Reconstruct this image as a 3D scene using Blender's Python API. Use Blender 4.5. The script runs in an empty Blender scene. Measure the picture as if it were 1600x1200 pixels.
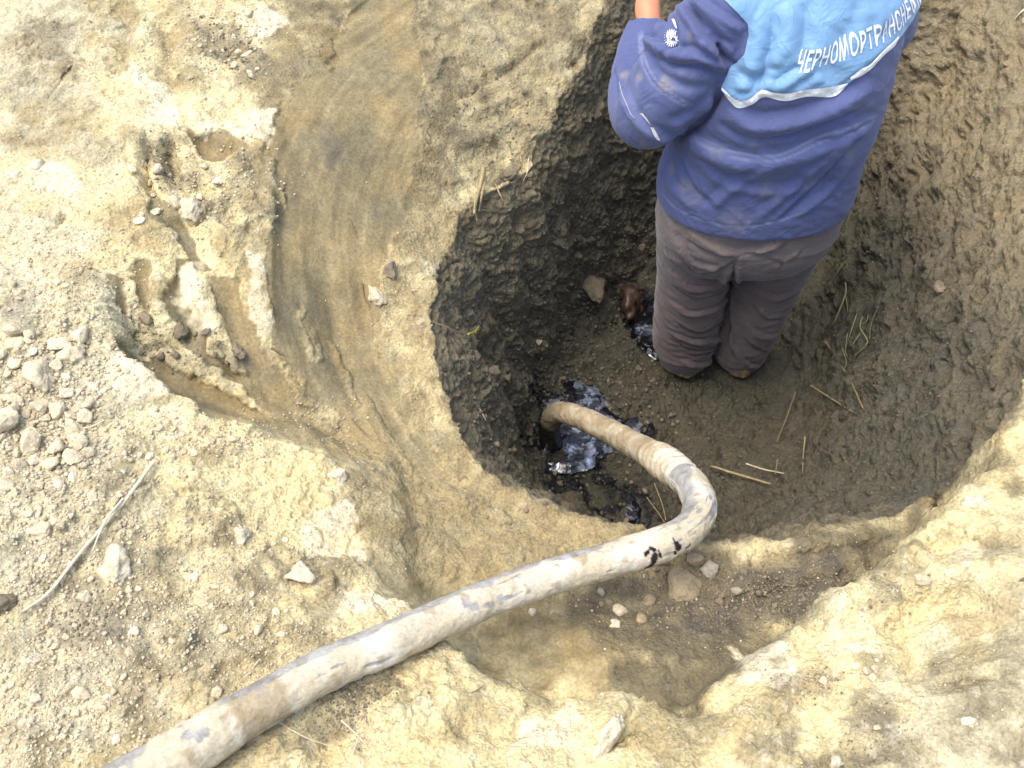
import bpy, bmesh, math, random
import numpy as np
from mathutils import Vector, Matrix
from mathutils.bvhtree import BVHTree

random.seed(7)
rng = np.random.default_rng(7)
scene = bpy.context.scene

# ------------------------------------------------------------------ camera, world, sun
CAMZ = 2.8
PITCH = math.radians(55.0)
FOC = 1650.0                                   # focal length in pixels of the 1600 px wide photograph
cam_data = bpy.data.cameras.new("camera")
cam = bpy.data.objects.new("camera", cam_data)
scene.collection.objects.link(cam)
cam.location = (0, 0, CAMZ)
cam.rotation_euler = (math.radians(90) - PITCH, 0, 0)
cam_data.sensor_width = 36.0
cam_data.lens = 36.0 * FOC / 1600.0
cam_data.clip_start = 0.05
cam_data.clip_end = 500
scene.camera = cam

SUN_EL, SUN_AZ = math.radians(72), math.radians(-100)     # azimuth clockwise from +Y (ahead of the camera)
world = bpy.data.worlds.new("World")
scene.world = world
world.use_nodes = True
wn = world.node_tree
for n in list(wn.nodes):
    wn.nodes.remove(n)
sky = wn.nodes.new("ShaderNodeTexSky")
sky.sky_type = 'NISHITA'
sky.sun_disc = False
sky.sun_elevation = SUN_EL
sky.sun_rotation = SUN_AZ
sky.air_density = 1.0
sky.dust_density = 4.0
sky.ozone_density = 1.0
bg = wn.nodes.new("ShaderNodeBackground")
bg.inputs[1].default_value = 0.15
wo = wn.nodes.new("ShaderNodeOutputWorld")
wn.links.new(sky.outputs[0], bg.inputs[0])
wn.links.new(bg.outputs[0], wo.inputs[0])

sun_data = bpy.data.lights.new("sun", 'SUN')
sun_data.energy = 1.1
sun_data.angle = math.radians(40)
sun_data.color = (1.0, 0.95, 0.86)
sun = bpy.data.objects.new("sun", sun_data)
scene.collection.objects.link(sun)
sd_ = Vector((math.sin(SUN_AZ) * math.cos(SUN_EL), math.cos(SUN_AZ) * math.cos(SUN_EL), math.sin(SUN_EL)))
sun.rotation_euler = (-sd_).to_track_quat('-Z', 'Y').to_euler()
sun.location = (-3, 3, 6)

scene.view_settings.view_transform = 'Standard'
scene.view_settings.look = 'None'
scene.view_settings.gamma = 1.0
scene.view_settings.use_curve_mapping = False
scene.view_settings.exposure = 1.2
scene.cycles.max_bounces = 6

# ------------------------------------------------------------------ small helpers
CT, ST = math.cos(PITCH), math.sin(PITCH)

def ray(px, py):
    """direction of the line of sight through a photograph pixel (arrays allowed), unit forward depth"""
    a = (np.asarray(px, float) - 800) / FOC
    b = (600 - np.asarray(py, float)) / FOC
    return np.stack([a, CT + ST * b, -ST + CT * b], -1)

def at(px, py, z):
    """point at height z seen at that pixel"""
    d = ray(px, py)
    t = (np.asarray(z, float) - CAMZ) / d[..., 2]
    return np.array([0, 0, CAMZ]) + d * t[..., None]

def aty(px, py, y):
    d = ray(px, py)
    t = y / d[..., 1]
    return np.array([0, 0, CAMZ]) + d * t[..., None]

def proj(P):
    P = np.asarray(P, float)
    q = P - np.array([0, 0, CAMZ])
    dep = q[..., 1] * CT - q[..., 2] * ST
    up = q[..., 1] * ST + q[..., 2] * CT
    return 800 + FOC * q[..., 0] / dep, 600 - FOC * up / dep

def smooth(e0, e1, x):
    t = np.clip((x - e0) / (e1 - e0), 0, 1)
    return t * t * (3 - 2 * t)

_pr = np.random.default_rng(11)
PERM = np.tile(_pr.permutation(256), 3).astype(np.int32)
_g = _pr.normal(size=(256, 3)); _g /= np.linalg.norm(_g, axis=1)[:, None]
GRAD = _g.astype(np.float32)

def perlin(P, scale, seed=0):
    """gradient noise, about -1..1, feature size ~ scale metres (scale may be a 3-vector)"""
    p = (np.asarray(P, np.float32) / np.asarray(scale, np.float32)) + np.float32(seed * 17.31)
    i = np.floor(p).astype(np.int32); f = p - i; i &= 255
    u = f * f * f * (f * (f * 6 - 15) + 10)
    X, Y, Z = i[..., 0], i[..., 1], i[..., 2]
    out = None
    res = []
    for dx in (0, 1):
        hx = PERM[X + dx]
        for dy in (0, 1):
            hy = PERM[hx + Y + dy]
            for dz in (0, 1):
                h = PERM[hy + Z + dz]
                g = GRAD[h]
                res.append(g[..., 0] * (f[..., 0] - dx) + g[..., 1] * (f[..., 1] - dy) + g[..., 2] * (f[..., 2] - dz))
    ux, uy, uz = u[..., 0], u[..., 1], u[..., 2]
    a = [res[2 * k] + (res[2 * k + 1] - res[2 * k]) * uz for k in range(4)]
    b = [a[2 * k] + (a[2 * k + 1] - a[2 * k]) * uy for k in range(2)]
    return (b[0] + (b[1] - b[0]) * ux) * 1.5

def fbm(P, scale, octaves, seed=0, gain=0.5):
    s = 0; a = 1.0; n = 0
    sc = np.asarray(scale, float)
    for k in range(octaves):
        s = s + a * perlin(P, sc / 2 ** k, seed + k); n += a; a *= gain
    return s / n

def worley(P, scale, seed=0):
    """F1, F2 distances (in cells) and a random number of the nearest cell, on the horizontal plane + some height"""
    q = np.stack([P[..., 0] / scale, P[..., 1] / scale], -1) + seed * 3.77
    i = np.floor(q).astype(np.int32); f = (q - i).astype(np.float32)
    F1 = np.full(q.shape[:-1], 9, np.float32); F2 = F1.copy(); R = np.zeros_like(F1)
    rt = np.random.default_rng(99 + seed).random((256, 3)).astype(np.float32)
    for dx in (-1, 0, 1):
        hx = PERM[(i[..., 0] + dx) & 255]
        for dy in (-1, 0, 1):
            h = PERM[hx + ((i[..., 1] + dy) & 255)]
            r = rt[h]
            d = np.hypot(dx + r[..., 0] - f[..., 0], dy + r[..., 1] - f[..., 1])
            m = d < F1
            F2 = np.where(m, F1, np.minimum(F2, d)); R = np.where(m, r[..., 2], R); F1 = np.where(m, d, F1)
    return F1, F2, R

def mesh_np(name, V, F, smooth_shade=True, attrs=None, mat=None):
    V = np.asarray(V, np.float32); F = np.asarray(F, np.int32)
    me = bpy.data.meshes.new(name)
    k = F.shape[1]
    me.vertices.add(len(V)); me.vertices.foreach_set("co", V.ravel())
    me.loops.add(F.size); me.loops.foreach_set("vertex_index", F.ravel())
    me.polygons.add(len(F)); me.polygons.foreach_set("loop_start", np.arange(0, F.size, k, dtype=np.int32))
    me.polygons.foreach_set("use_smooth", np.full(len(F), smooth_shade, bool))
    me.update(calc_edges=True)
    if attrs:
        for an, av in attrs.items():
            av = np.asarray(av, np.float32)
            if av.ndim == 2:
                at_ = me.attributes.new(an, 'FLOAT_COLOR', 'POINT')
                at_.data.foreach_set("color", np.concatenate([av[:, :3], np.ones((len(av), 1), np.float32)], 1).ravel())
            else:
                at_ = me.attributes.new(an, 'FLOAT', 'POINT'); at_.data.foreach_set("value", av)
    if mat: me.materials.append(mat)
    return me

def link(name, me, parent=None, label=None, cat=None, group=None, kind=None, loc=None):
    o = bpy.data.objects.new(name, me)
    scene.collection.objects.link(o)
    if parent is not None: o.parent = parent
    if label: o["label"] = label
    if cat: o["category"] = cat
    if group: o["group"] = group
    if kind: o["kind"] = kind
    if loc is not None: o.location = loc
    return o

def grid_faces(nu, nv, wrap_u=False, wrap_v=False):
    U = np.arange(nu if wrap_u else nu - 1); Vv = np.arange(nv if wrap_v else nv - 1)
    u, v = np.meshgrid(U, Vv, indexing='ij')
    u1, v1 = (u + 1) % nu, (v + 1) % nv
    return np.stack([u * nv + v, u1 * nv + v, u1 * nv + v1, u * nv + v1], -1).reshape(-1, 4)

def catmull(pts, n):
    """smooth curve through points, n samples evenly in arc length; rows may carry extra columns"""
    P = np.asarray(pts, float)
    Q = np.vstack([2 * P[0] - P[1], P, 2 * P[-1] - P[-2]])
    out = []
    for i in range(1, len(Q) - 2):
        t = np.linspace(0, 1, 24, endpoint=False)[:, None]
        p0, p1, p2, p3 = Q[i - 1], Q[i], Q[i + 1], Q[i + 2]
        out.append(0.5 * ((2 * p1) + (-p0 + p2) * t + (2 * p0 - 5 * p1 + 4 * p2 - p3) * t ** 2 + (-p0 + 3 * p1 - 3 * p2 + p3) * t ** 3))
    C = np.vstack(out + [P[-1:]])
    s = np.r_[0, np.cumsum(np.linalg.norm(np.diff(C[:, :3], axis=0), axis=1))]
    si = np.linspace(0, s[-1], n)
    return np.stack([np.interp(si, s, C[:, k]) for k in range(C.shape[1])], 1), s[-1]

def tube_np(C, R, nseg, up0=(0, 0, 1)):
    """ring vertices round a centre line; returns V, F, (theta, s)"""
    C = np.asarray(C, float); n = len(C)
    T = np.gradient(C, axis=0); T /= np.linalg.norm(T, axis=1)[:, None]
    N = np.zeros_like(C); u = np.array(up0, float)
    for i in range(n):
        u = u - T[i] * np.dot(u, T[i]); u /= np.linalg.norm(u); N[i] = u
    B = np.cross(T, N)
    th = np.linspace(0, 2 * np.pi, nseg, endpoint=False)
    R = np.broadcast_to(np.asarray(R, float), (n,)) if np.ndim(R) < 2 else R
    RR = R[:, None] if np.ndim(R) == 1 else R
    D = N[:, None, :] * np.cos(th)[None, :, None] + B[:, None, :] * np.sin(th)[None, :, None]
    V = C[:, None, :] + D * (RR[..., None] if RR.ndim == 2 else RR)
    return V.reshape(-1, 3), grid_faces(n, nseg, False, True), D.reshape(-1, 3), th

# node helpers
def new_mat(name):
    m = bpy.data.materials.new(name); m.use_nodes = True
    nt = m.node_tree
    for n in list(nt.nodes): nt.nodes.remove(n)
    out = nt.nodes.new("ShaderNodeOutputMaterial"); p = nt.nodes.new("ShaderNodeBsdfPrincipled")
    nt.links.new(p.outputs[0], out.inputs[0])
    return m, nt, p

def nd(nt, typ, **kw):
    n = nt.nodes.new(typ)
    for k, v in kw.items():
        if k.startswith("i_"):
            key = k[2:]
            key = int(key) if key.isdigit() else key
            n.inputs[key].default_value = v
        else: setattr(n, k, v)
    return n

def noise_n(nt, vec, scale, detail=4, rough=0.55):
    n = nd(nt, "ShaderNodeTexNoise", i_Scale=scale, i_Detail=detail, i_Roughness=rough)
    nt.links.new(vec, n.inputs["Vector"]); return n

def ramp(nt, src, stops):
    r = nt.nodes.new("ShaderNodeValToRGB"); e = r.color_ramp.elements
    while len(e) < len(stops): e.new(0.5)
    for el, (p, c) in zip(e, stops):
        el.position = p; el.color = (c, c, c, 1) if np.isscalar(c) else (*c, 1)
    nt.links.new(src, r.inputs[0]); return r

def mixc(nt, fac, a, b, mode='MIX'):
    m = nt.nodes.new("ShaderNodeMix"); m.data_type = 'RGBA'; m.blend_type = mode
    for sock, v in ((m.inputs[0], fac), (m.inputs[6], a), (m.inputs[7], b)):
        if isinstance(v, (int, float)): sock.default_value = v
        elif isinstance(v, tuple): sock.default_value = (*v, 1) if len(v) == 3 else v
        else: nt.links.new(v, sock)
    return m.outputs[2]

def bump(nt, h, strength, dist, nrm=None):
    b = nd(nt, "ShaderNodeBump", i_Strength=strength, i_Distance=dist)
    nt.links.new(h, b.inputs["Height"])
    if nrm is not None: nt.links.new(nrm, b.inputs["Normal"])
    return b.outputs[0]
# ------------------------------------------------------------------ terrain fields on a 4 mm world grid
GX0, GX1, GY0, GY1, GS = -1.64, 1.84, 0.16, 3.30, 0.004
gx = np.arange(GX0, GX1, GS); gy = np.arange(GY0, GY1, GS)
GXX, GYY = np.meshgrid(gx, gy, indexing='ij')
NXg, NYg = GXX.shape

def tps(ctrl, smooth_=1e-4):
    c = np.array([at(px, py, z) for px, py, z in ctrl])
    xy, z = c[:, :2], c[:, 2]
    n = len(c)
    def U(r2): return 0.5 * r2 * np.log(r2 + 1e-9)
    K = U(((xy[:, None] - xy[None]) ** 2).sum(-1)) + np.eye(n) * smooth_
    Pm = np.c_[np.ones(n), xy]
    A = np.block([[K, Pm], [Pm.T, np.zeros((3, 3))]])
    w = np.linalg.solve(A, np.r_[z, 0, 0, 0])
    def f(x, y):
        s = w[n] + w[n + 1] * x + w[n + 2] * y
        for k in range(n):
            s = s + w[k] * U((x - xy[k, 0]) ** 2 + (y - xy[k, 1]) ** 2)
        return s
    cx_, cy_ = gx[::8], gy[::8]
    cc = f(*np.meshgrid(cx_, cy_, indexing='ij'))
    return upsample(cc, 8)

def upsample(cc, k):
    ix = np.minimum(np.arange(NXg) / k, cc.shape[0] - 1.001); iy = np.minimum(np.arange(NYg) / k, cc.shape[1] - 1.001)
    i0 = ix.astype(int); j0 = iy.astype(int); fx = (ix - i0)[:, None]; fy = (iy - j0)[None]
    return (cc[np.ix_(i0, j0)] * (1 - fx) * (1 - fy) + cc[np.ix_(i0 + 1, j0)] * fx * (1 - fy)
            + cc[np.ix_(i0, j0 + 1)] * (1 - fx) * fy + cc[np.ix_(i0 + 1, j0 + 1)] * fx * fy)

def samp(G, x, y):
    ix = np.clip((np.asarray(x) - GX0) / GS, 0, NXg - 1.001); iy = np.clip((np.asarray(y) - GY0) / GS, 0, NYg - 1.001)
    i0 = ix.astype(int); j0 = iy.astype(int); fx = ix - i0; fy = iy - j0
    if G.ndim == 3: fx = fx[..., None]; fy = fy[..., None]
    return (G[i0, j0] * (1 - fx) * (1 - fy) + G[i0 + 1, j0] * fx * (1 - fy) + G[i0, j0 + 1] * (1 - fx) * fy + G[i0 + 1, j0 + 1] * fx * fy)

def cast(G, px, py, z0=1.0):
    """where the line of sight through a pixel meets a height grid (first hit from above)"""
    px = np.atleast_1d(np.asarray(px, float)); py = np.atleast_1d(np.asarray(py, float))
    d = ray(px, py)
    zs = np.linspace(1.45, -0.12, 400)
    T = (zs[None] - CAMZ) / d[:, 2:3]
    X = d[:, 0:1] * T; Y = d[:, 1:2] * T
    below = samp(G, X, Y) >= zs[None]
    k = np.argmax(below, 1); k = np.where(below.any(1), k, 399)
    lo = T[np.arange(len(k)), np.maximum(k - 1, 0)]; hi = T[np.arange(len(k)), k]
    for _ in range(12):
        m = (lo + hi) / 2
        b = samp(G, d[:, 0] * m, d[:, 1] * m) >= CAMZ + d[:, 2] * m
        hi = np.where(b, m, hi); lo = np.where(b, lo, m)
    return np.array([0, 0, CAMZ]) + d * hi[:, None]

def gblur(G, sig):
    r = int(3 * sig + 1); k = np.exp(-0.5 * (np.arange(-r, r + 1) / sig) ** 2); k /= k.sum()
    for ax in (0, 1):
        pad = [(r, r) if a == ax else (0, 0) for a in (0, 1)]
        Q = np.pad(G, pad, mode='edge'); out = 0
        for j in range(2 * r + 1):
            sl = [slice(None), slice(None)]; sl[ax] = slice(j, j + G.shape[ax])
            out = out + k[j] * Q[tuple(sl)]
        G = out
    return G

# wobble used to roughen every traced outline
PG = np.stack([GXX, GYY, 0 * GXX], -1)
def coarse_noise(scale, octv, seed):
    sub = PG[::2, ::2]
    return upsample(fbm(sub, scale, octv, seed), 2)
WX = coarse_noise(0.10, 4, 3); WY = coarse_noise(0.10, 4, 9)

def sdist(poly, wob=0.0, far=0.30):
    """signed distance (negative inside) to a closed world polygon, evaluated on the grid"""
    P = np.asarray(poly)[:, :2]
    x0, y0 = P.min(0) - far; x1, y1 = P.max(0) + far
    i0 = max(0, int((x0 - GX0) / GS)); i1 = min(NXg, int((x1 - GX0) / GS) + 1)
    j0 = max(0, int((y0 - GY0) / GS)); j1 = min(NYg, int((y1 - GY0) / GS) + 1)
    D = np.full((NXg, NYg), far)
    if i1 <= i0 or j1 <= j0: return D
    sl = (slice(i0, i1), slice(j0, j1))
    X = GXX[sl] + wob * WX[sl]; Y = GYY[sl] + wob * WY[sl]
    d2 = np.full(X.shape, 1e9); ins = np.zeros(X.shape, bool)
    for k in range(len(P)):
        a, b = P[k], P[(k + 1) % len(P)]
        e = b - a; L = (e ** 2).sum() + 1e-12
        t = np.clip(((X - a[0]) * e[0] + (Y - a[1]) * e[1]) / L, 0, 1)
        d2 = np.minimum(d2, (X - a[0] - t * e[0]) ** 2 + (Y - a[1] - t * e[1]) ** 2)
        if abs(e[1]) > 1e-9:
            c = ((a[1] > Y) != (b[1] > Y)) & (X < (b[0] - a[0]) * (Y - a[1]) / e[1] + a[0])
            ins ^= c
    d = np.sqrt(d2)
    D[sl] = np.where(ins, -d, d)
    return D

# heights: the untouched high ground, the excavated bowl and the pit floor
HIGH = tps([(-150, -200, 1.16), (0, 0, 1.15), (120, 0, 1.15), (240, -60, 1.15), (0, 300, 1.13), (160, 250, 1.14), (0, 600, 1.13), (150, 480, 1.12), (0, 900, 1.12),
            (0, 1200, 1.12), (-200, 1300, 1.12), (300, 1200, 1.10), (280, 900, 1.07), (200, 700, 1.09), (430, 780, .995), (520, 800, .955), (560, 890, .955), (480, 950, 1.01), (560, 1080, 1.04), (600, 1190, 1.07),
            (800, 1180, 1.06), (700, 1060, 1.01), (850, 1120, 1.01), (1000, 1180, 1.05), (1080, 1130, 1.02), (1200, 1180, 1.08), (1250, 1010, 1.04), (1400, 1100, 1.11), (1400, 900, 1.05),
            (1600, 1200, 1.15), (1600, 900, 1.14), (1480, 810, 1.04), (1580, 700, 1.05), (1700, 500, 1.08), (1900, 900, 1.16), (1800, 200, 1.10), (1500, -200, 1.10), (800, -200, 1.12)])
BOWL = tps([(240, -60, 1.15), (220, 200, 1.13), (165, 420, 1.115), (300, 100, 1.13), (290, 300, 1.10), (250, 430, 1.09), (330, 430, 1.06), (400, 330, 1.07), (400, 150, 1.11),
            (170, 520, 1.05), (260, 575, 1.0), (340, 560, 1.0), (400, 540, 0.995), (350, 630, 0.955), (430, 640, 0.925), (470, 690, 0.905), (560, 700, 0.86), (540, 620, 0.885), (440, 470, 1.0),
            (540, 500, .895), (470, 300, 1.05), (560, 380, .965), (620, 500, 0.89), (600, 610, 0.85), (660, 420, 0.90), (640, 300, .93), (560, 180, 1.045), (500, 60, 1.09), (620, 60, 1.06), (640, 180, 1.01),
            (700, 150, 1.0), (800, 60, 1.02), (780, 230, 0.91), (700, 300, 0.90), (860, 130, 0.96), (930, 40, 0.99), (600, 780, .875), (580, 850, .925), (490, 780, .965), (500, 850, .975), (650, 700, .835), (680, 780, 0.81), (770, 810, .805), (700, 860, .835),
            (880, 830, 0.80), (640, 900, .87), (740, 1000, .84), (680, 960, .87), (850, 960, .825), (800, 890, .825), (880, 1050, .86), (960, 1050, .88), (950, 940, .815),
            (1050, 930, 0.79), (1200, 920, 0.79), (1060, 1080, .89), (1100, 1030, .87), (1150, 960, .81), (1300, 880, 0.80), (1100, 860, 0.80), (1250, 845, 0.80), (1400, 810, 0.82),
            (1500, 745, 0.87), (1570, 650, 0.94), (1620, 500, 1.0), (1700, 300, 1.03), (1700, 100, 1.04), (1500, -120, 1.04), (1200, -120, 1.03), (980, -60, 1.02)])
BOWL = np.minimum(BOWL, 1.18)
bowl_px = [(250, -300), (238, -60), (222, 130), (220, 215), (165, 400), (163, 508), (240, 590), (325, 652), (450, 696), (530, 750), (562, 810), (575, 862), (612, 928), (700, 1006),
           (760, 1050), (830, 1083), (900, 1096), (960, 1082), (1030, 1100), (1086, 1112), (1118, 1066), (1205, 988), (1290, 932), (1345, 905), (1405, 858), (1500, 772), (1565, 700), (1590, 620), (1625, 520), (1760, 300), (1900, -300)]
bw = cast(HIGH, [p[0] for p in bowl_px], [p[1] for p in bowl_px])
DB = sdist(bw, 0.035, 4.0)
# lip width: crisp in front, vague at the back left
lipw = 0.026 + 0.07 * smooth(1.35, 1.9, GYY) * smooth(0.2, -0.6, GXX) + 0.15 * smooth(-0.13, -0.27, GXX) * smooth(-0.72, -0.5, GXX) * smooth(1.35, 1.15, GYY)
wl = smooth(lipw * 0.15, -lipw, DB)
S = HIGH * (1 - wl) + np.minimum(BOWL, HIGH + 0.01) * wl

rim = [(690, 395, .885), (673, 480, .86), (680, 560, .845), (694, 630, .83), (714, 690, .81), (790, 757, .80), (880, 798, .80), (1000, 830, .80), (1110, 843, .80), (1250, 838, .80), (1400, 803, .82),
       (1480, 765, .86), (1550, 700, .92), (1590, 620, .96), (1640, 480, 1.0), (1690, 300, 1.02), (1680, 100, 1.03), (1600, -90, 1.03), (1400, -110, 1.03), (1200, -110, 1.02), (1020, -90, 1.0), (955, -20, .985),
       (905, 100, .97), (872, 150, .955), (835, 228, .92), (775, 280, .90), (712, 322, .90)]
foot = [(895, 535), (855, 600), (828, 655), (820, 720), (850, 790), (960, 860), (1080, 880), (1160, 800), (1230, 740), (1262, 650), (1262, 560), (1255, 480), (1265, 400), (1230, 370), (1120, 375), (1050, 402), (990, 445), (945, 492)]
rimw = np.array([at(px, py, z) for px, py, z in rim]); footw = np.array([at(px, py, 0.0) for px, py in foot])
DR = sdist(rimw, 0.035, 4.0); DF = sdist(footw, 0.06, 4.0)
tt = np.clip(DF, 0, None) / (np.clip(DF, 0, None) + np.clip(-DR, 0, None) + 1e-6)
tt = np.where(DR >= 0, 1.0, tt)
# wall profile: foot slightly concave, steep upper part with a rounded crest
prof = np.where(tt < 0.15, 1.2 * tt * tt / 0.15, 0.18 + 0.82 * (1 - (1 - np.clip((tt - 0.15) / 0.85, 0, 1)) ** (1.0 + 0.55 * smooth(1.25, 1.6, GYY))))
prof = np.clip(prof, 0, 1)
FLOOR = 0.02 * coarse_noise(0.35, 3, 21) + 0.05 * smooth(0.12, -0.0, -DF)
FLOOR = gblur(FLOOR, 2)
# right side: a wide apron of slumped soil rising to the right
apron = smooth(0.80, 1.05, GXX) * 0.10
HB = np.where(DR < 0, (FLOOR + apron * (tt < 1)) * (1 - prof) + S * prof, S)
HB = gblur(HB, 1.2)

# ---- relief strokes: (pixels, width m, height m) laid along a line on the ground
def stroke(px_list, w, h, taper=True, G=None):
    global HB
    P = cast(HB, [p[0] for p in px_list], [p[1] for p in px_list])[:, :2]
    x0, y0 = P.min(0) - 3 * w; x1, y1 = P.max(0) + 3 * w
    i0 = max(0, int((x0 - GX0) / GS)); i1 = min(NXg, int((x1 - GX0) / GS) + 1)
    j0 = max(0, int((y0 - GY0) / GS)); j1 = min(NYg, int((y1 - GY0) / GS) + 1)
    sl = (slice(i0, i1), slice(j0, j1))
    wb = w * 0.6
    X = GXX[sl] + wb * WX[sl]; Y = GYY[sl] + wb * WY[sl]
    best = np.full(X.shape, 1e9); sa = np.zeros(X.shape); L = 0
    seg = np.linalg.norm(np.diff(P, axis=0), axis=1); tot = seg.sum() + 1e-9
    for k in range(len(P) - 1):
        a, b = P[k], P[k + 1]; e = b - a; l2 = (e ** 2).sum() + 1e-12
        t = np.clip(((X - a[0]) * e[0] + (Y - a[1]) * e[1]) / l2, 0, 1)
        d = np.hypot(X - a[0] - t * e[0], Y - a[1] - t * e[1])
        m = d < best; best = np.where(m, d, best); sa = np.where(m, L + t * seg[k], sa); L += seg[k]
    s = sa / tot
    env = np.clip(np.minimum(s, 1 - s) * 6, 0.15, 1) if taper else 1.0
    val = np.exp(-(best / w) ** 2) * env
    HB[sl] += h * val
    if G is not None: G[sl] = np.maximum(G[sl], val)

RIDGE = np.zeros_like(HB)
strokes = [
    # bucket-tooth grooves of the upper left bank
    ([(160, 425), (172, 470), (180, 500)], .016, -.022), ([(212, 400), (222, 450), (232, 490)], .018, -.026), ([(270, 395), (280, 450), (296, 530)], .02, -.03),
    ([(350, 440), (365, 500), (395, 570), (440, 620)], .03, -.035), ([(392, 470), (410, 520), (440, 585)], .02, -.01),
    ([(240, 420), (255, 460), (262, 500)], .016, .022), ([(318, 420), (325, 470), (345, 530)], .018, .024), ([(415, 400), (425, 480), (435, 545)], .02, .02),
    # the two long claw cuts sweeping to the lower right
    ([(172, 520), (250, 572), (340, 625), (450, 668), (560, 725)], .035, -.03), ([(310, 545), (380, 590), (470, 645), (560, 700), (640, 770)], .03, -.022),
    ([(240, 545), (330, 590), (430, 640), (520, 690)], .018, .014),
    # long vertical teeth marks of the smooth gouge
    ([(440, 300), (450, 430), (465, 560)], .03, -.02), ([(500, 330), (515, 450), (530, 560), (580, 680)], .03, -.022), ([(560, 380), (570, 500), (600, 620), (660, 720)], .03, -.02),
    ([(480, 430), (482, 520), (490, 570)], .012, .014), ([(520, 520), (548, 600), (590, 690), (620, 740)], .014, .016), ([(560, 620), (600, 680), (640, 740)], .012, .012),
    ([(410, 230), (418, 330), (428, 440)], .02, .02), ([(440, 180), (465, 240), (470, 270)], .025, -.02),
    ([(240, 440), (246, 470), (250, 520)], .010, .02), ([(300, 420), (312, 470), (325, 540)], .010, .018), ([(400, 400), (408, 450), (418, 540)], .010, .016), ([(428, 240), (424, 330), (430, 430), (428, 560)], .009, .02),
    ([(230, 200), (226, 250), (226, 300)], .008, -.03), ([(250, 215), (262, 240), (270, 262)], .02, -.035), ([(300, 285), (330, 300), (360, 292)], .012, -.02), ([(262, 345), (300, 350), (332, 335)], .008, -.025), ([(345, 250), (380, 270), (400, 300)], .02, .015),
    ([(60, 180), (100, 120), (150, 85)], .008, -.012), ([(70, 360), (95, 345), (100, 330)], .012, -.03), ([(0, 280), (50, 300), (90, 330)], .03, .02), ([(100, 250), (150, 220), (170, 170)], .03, .012), ([(20, 200), (80, 215), (130, 180)], .04, -.018),
    ([(165, 505), (200, 520), (235, 548)], .008, -.02), ([(235, 550), (255, 535), (285, 540)], .010, -.025), ([(310, 540), (345, 570), (395, 598)], .007, -.02), ([(345, 535), (352, 560), (372, 588)], .009, -.02),
    ([(640, 110), (655, 200), (650, 300)], .02, .012), ([(560, 100), (600, 150), (640, 180)], .02, .012), ([(690, 60), (740, 90), (800, 100)], .02, .014), ([(700, 230), (760, 215), (820, 180)], .014, .014), ([(690, 260), (740, 250), (790, 225)], .01, -.016),
    ([(590, 400), (600, 450), (580, 500)], .03, .016), ([(640, 520), (620, 570), (640, 620)], .03, .012), ([(567, 440), (566, 465), (577, 488)], .006, -.02),
    ([(1010, 990), (1100, 985), (1200, 975)], .02, -.012), ([(1130, 930), (1180, 905), (1230, 900)], .014, .014), ([(1150, 960), (1210, 930), (1290, 905)], .010, -.014), ([(1200, 860), (1300, 850), (1380, 835)], .02, .012),
    # old furrows of the upper left
    ([(185, 0), (195, 50), (190, 110)], .035, -.025), ([(250, 20), (268, 90), (275, 165)], .03, -.03), ([(225, 20), (215, 120), (225, 160)], .025, .025), ([(290, 60), (300, 140), (330, 210)], .04, .02),
    ([(300, 200), (330, 235), (370, 240)], .03, -.03), ([(220, 280), (245, 320), (290, 375), (330, 430)], .022, -.025), ([(225, 215), (245, 260), (232, 300)], .03, -.02),
    # scoop under the hose and its crest
    ([(640, 905), (720, 960), (800, 1030), (880, 1070)], .05, -.02), ([(900, 960), (930, 1020), (940, 1070)], .03, .015),
    # lower right mound furrows
    ([(1430, 856), (1490, 852), (1560, 845)], .03, -.02), ([(1240, 910), (1330, 885), (1450, 905), (1560, 880)], .03, .02), ([(1380, 1000), (1450, 950), (1560, 915)], .03, -.03), ([(1400, 1060), (1470, 1010), (1590, 940)], .04, -.025),
    ([(1280, 970), (1350, 930), (1420, 925)], .03, .015), ([(1455, 1075), (1530, 1065), (1590, 1050)], .012, -.014),
    ([(1200, 1000), (1260, 960), (1310, 940)], .02, .02), ([(1250, 935), (1275, 960), (1260, 985)], .02, -.02),
    ([(1095, 1100), (1075, 1118), (1060, 1120)], .014, -.05), ([(1440, 775), (1480, 770), (1500, 765)], .012, -.05), ([(920, 1170), (960, 1110), (990, 1100)], .02, .03), ([(935, 1175), (985, 1150), (1010, 1140)], .012, -.025),
    # lower left grooves beside the hose
    ([(600, 1120), (520, 1170), (470, 1200)], .03, -.03), ([(640, 1105), (560, 1160), (540, 1200)], .02, .02), ([(200, 760), (160, 830), (90, 910)], .02, -.012), ([(190, 735), (235, 760), (260, 740)], .03, -.02),
    ([(75, 870), (70, 960), (100, 1060)], .05, -.02), ([(300, 830), (280, 900), (330, 950)], .05, -.015),
    # left wall of the pit, crest lumps
    ([(690, 400), (640, 420), (590, 430)], .03, .012), ([(700, 560), (640, 600), (630, 660)], .03, .012), ([(780, 770), (700, 790), (640, 800)], .03, .02),
    ([(640, 640), (680, 720), (760, 780), (860, 820)], .02, -.012),
]
for pl, w, h in strokes:
    left = pl[0][0] < 700 and pl[0][1] < 800
    stroke(pl, w * (0.8 if left else 1), h * ((0.35 if h > 0 else 0.6) if left else (1.7 if pl[0][0] > 1190 and pl[0][1] > 830 else 0.9)))
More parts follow.
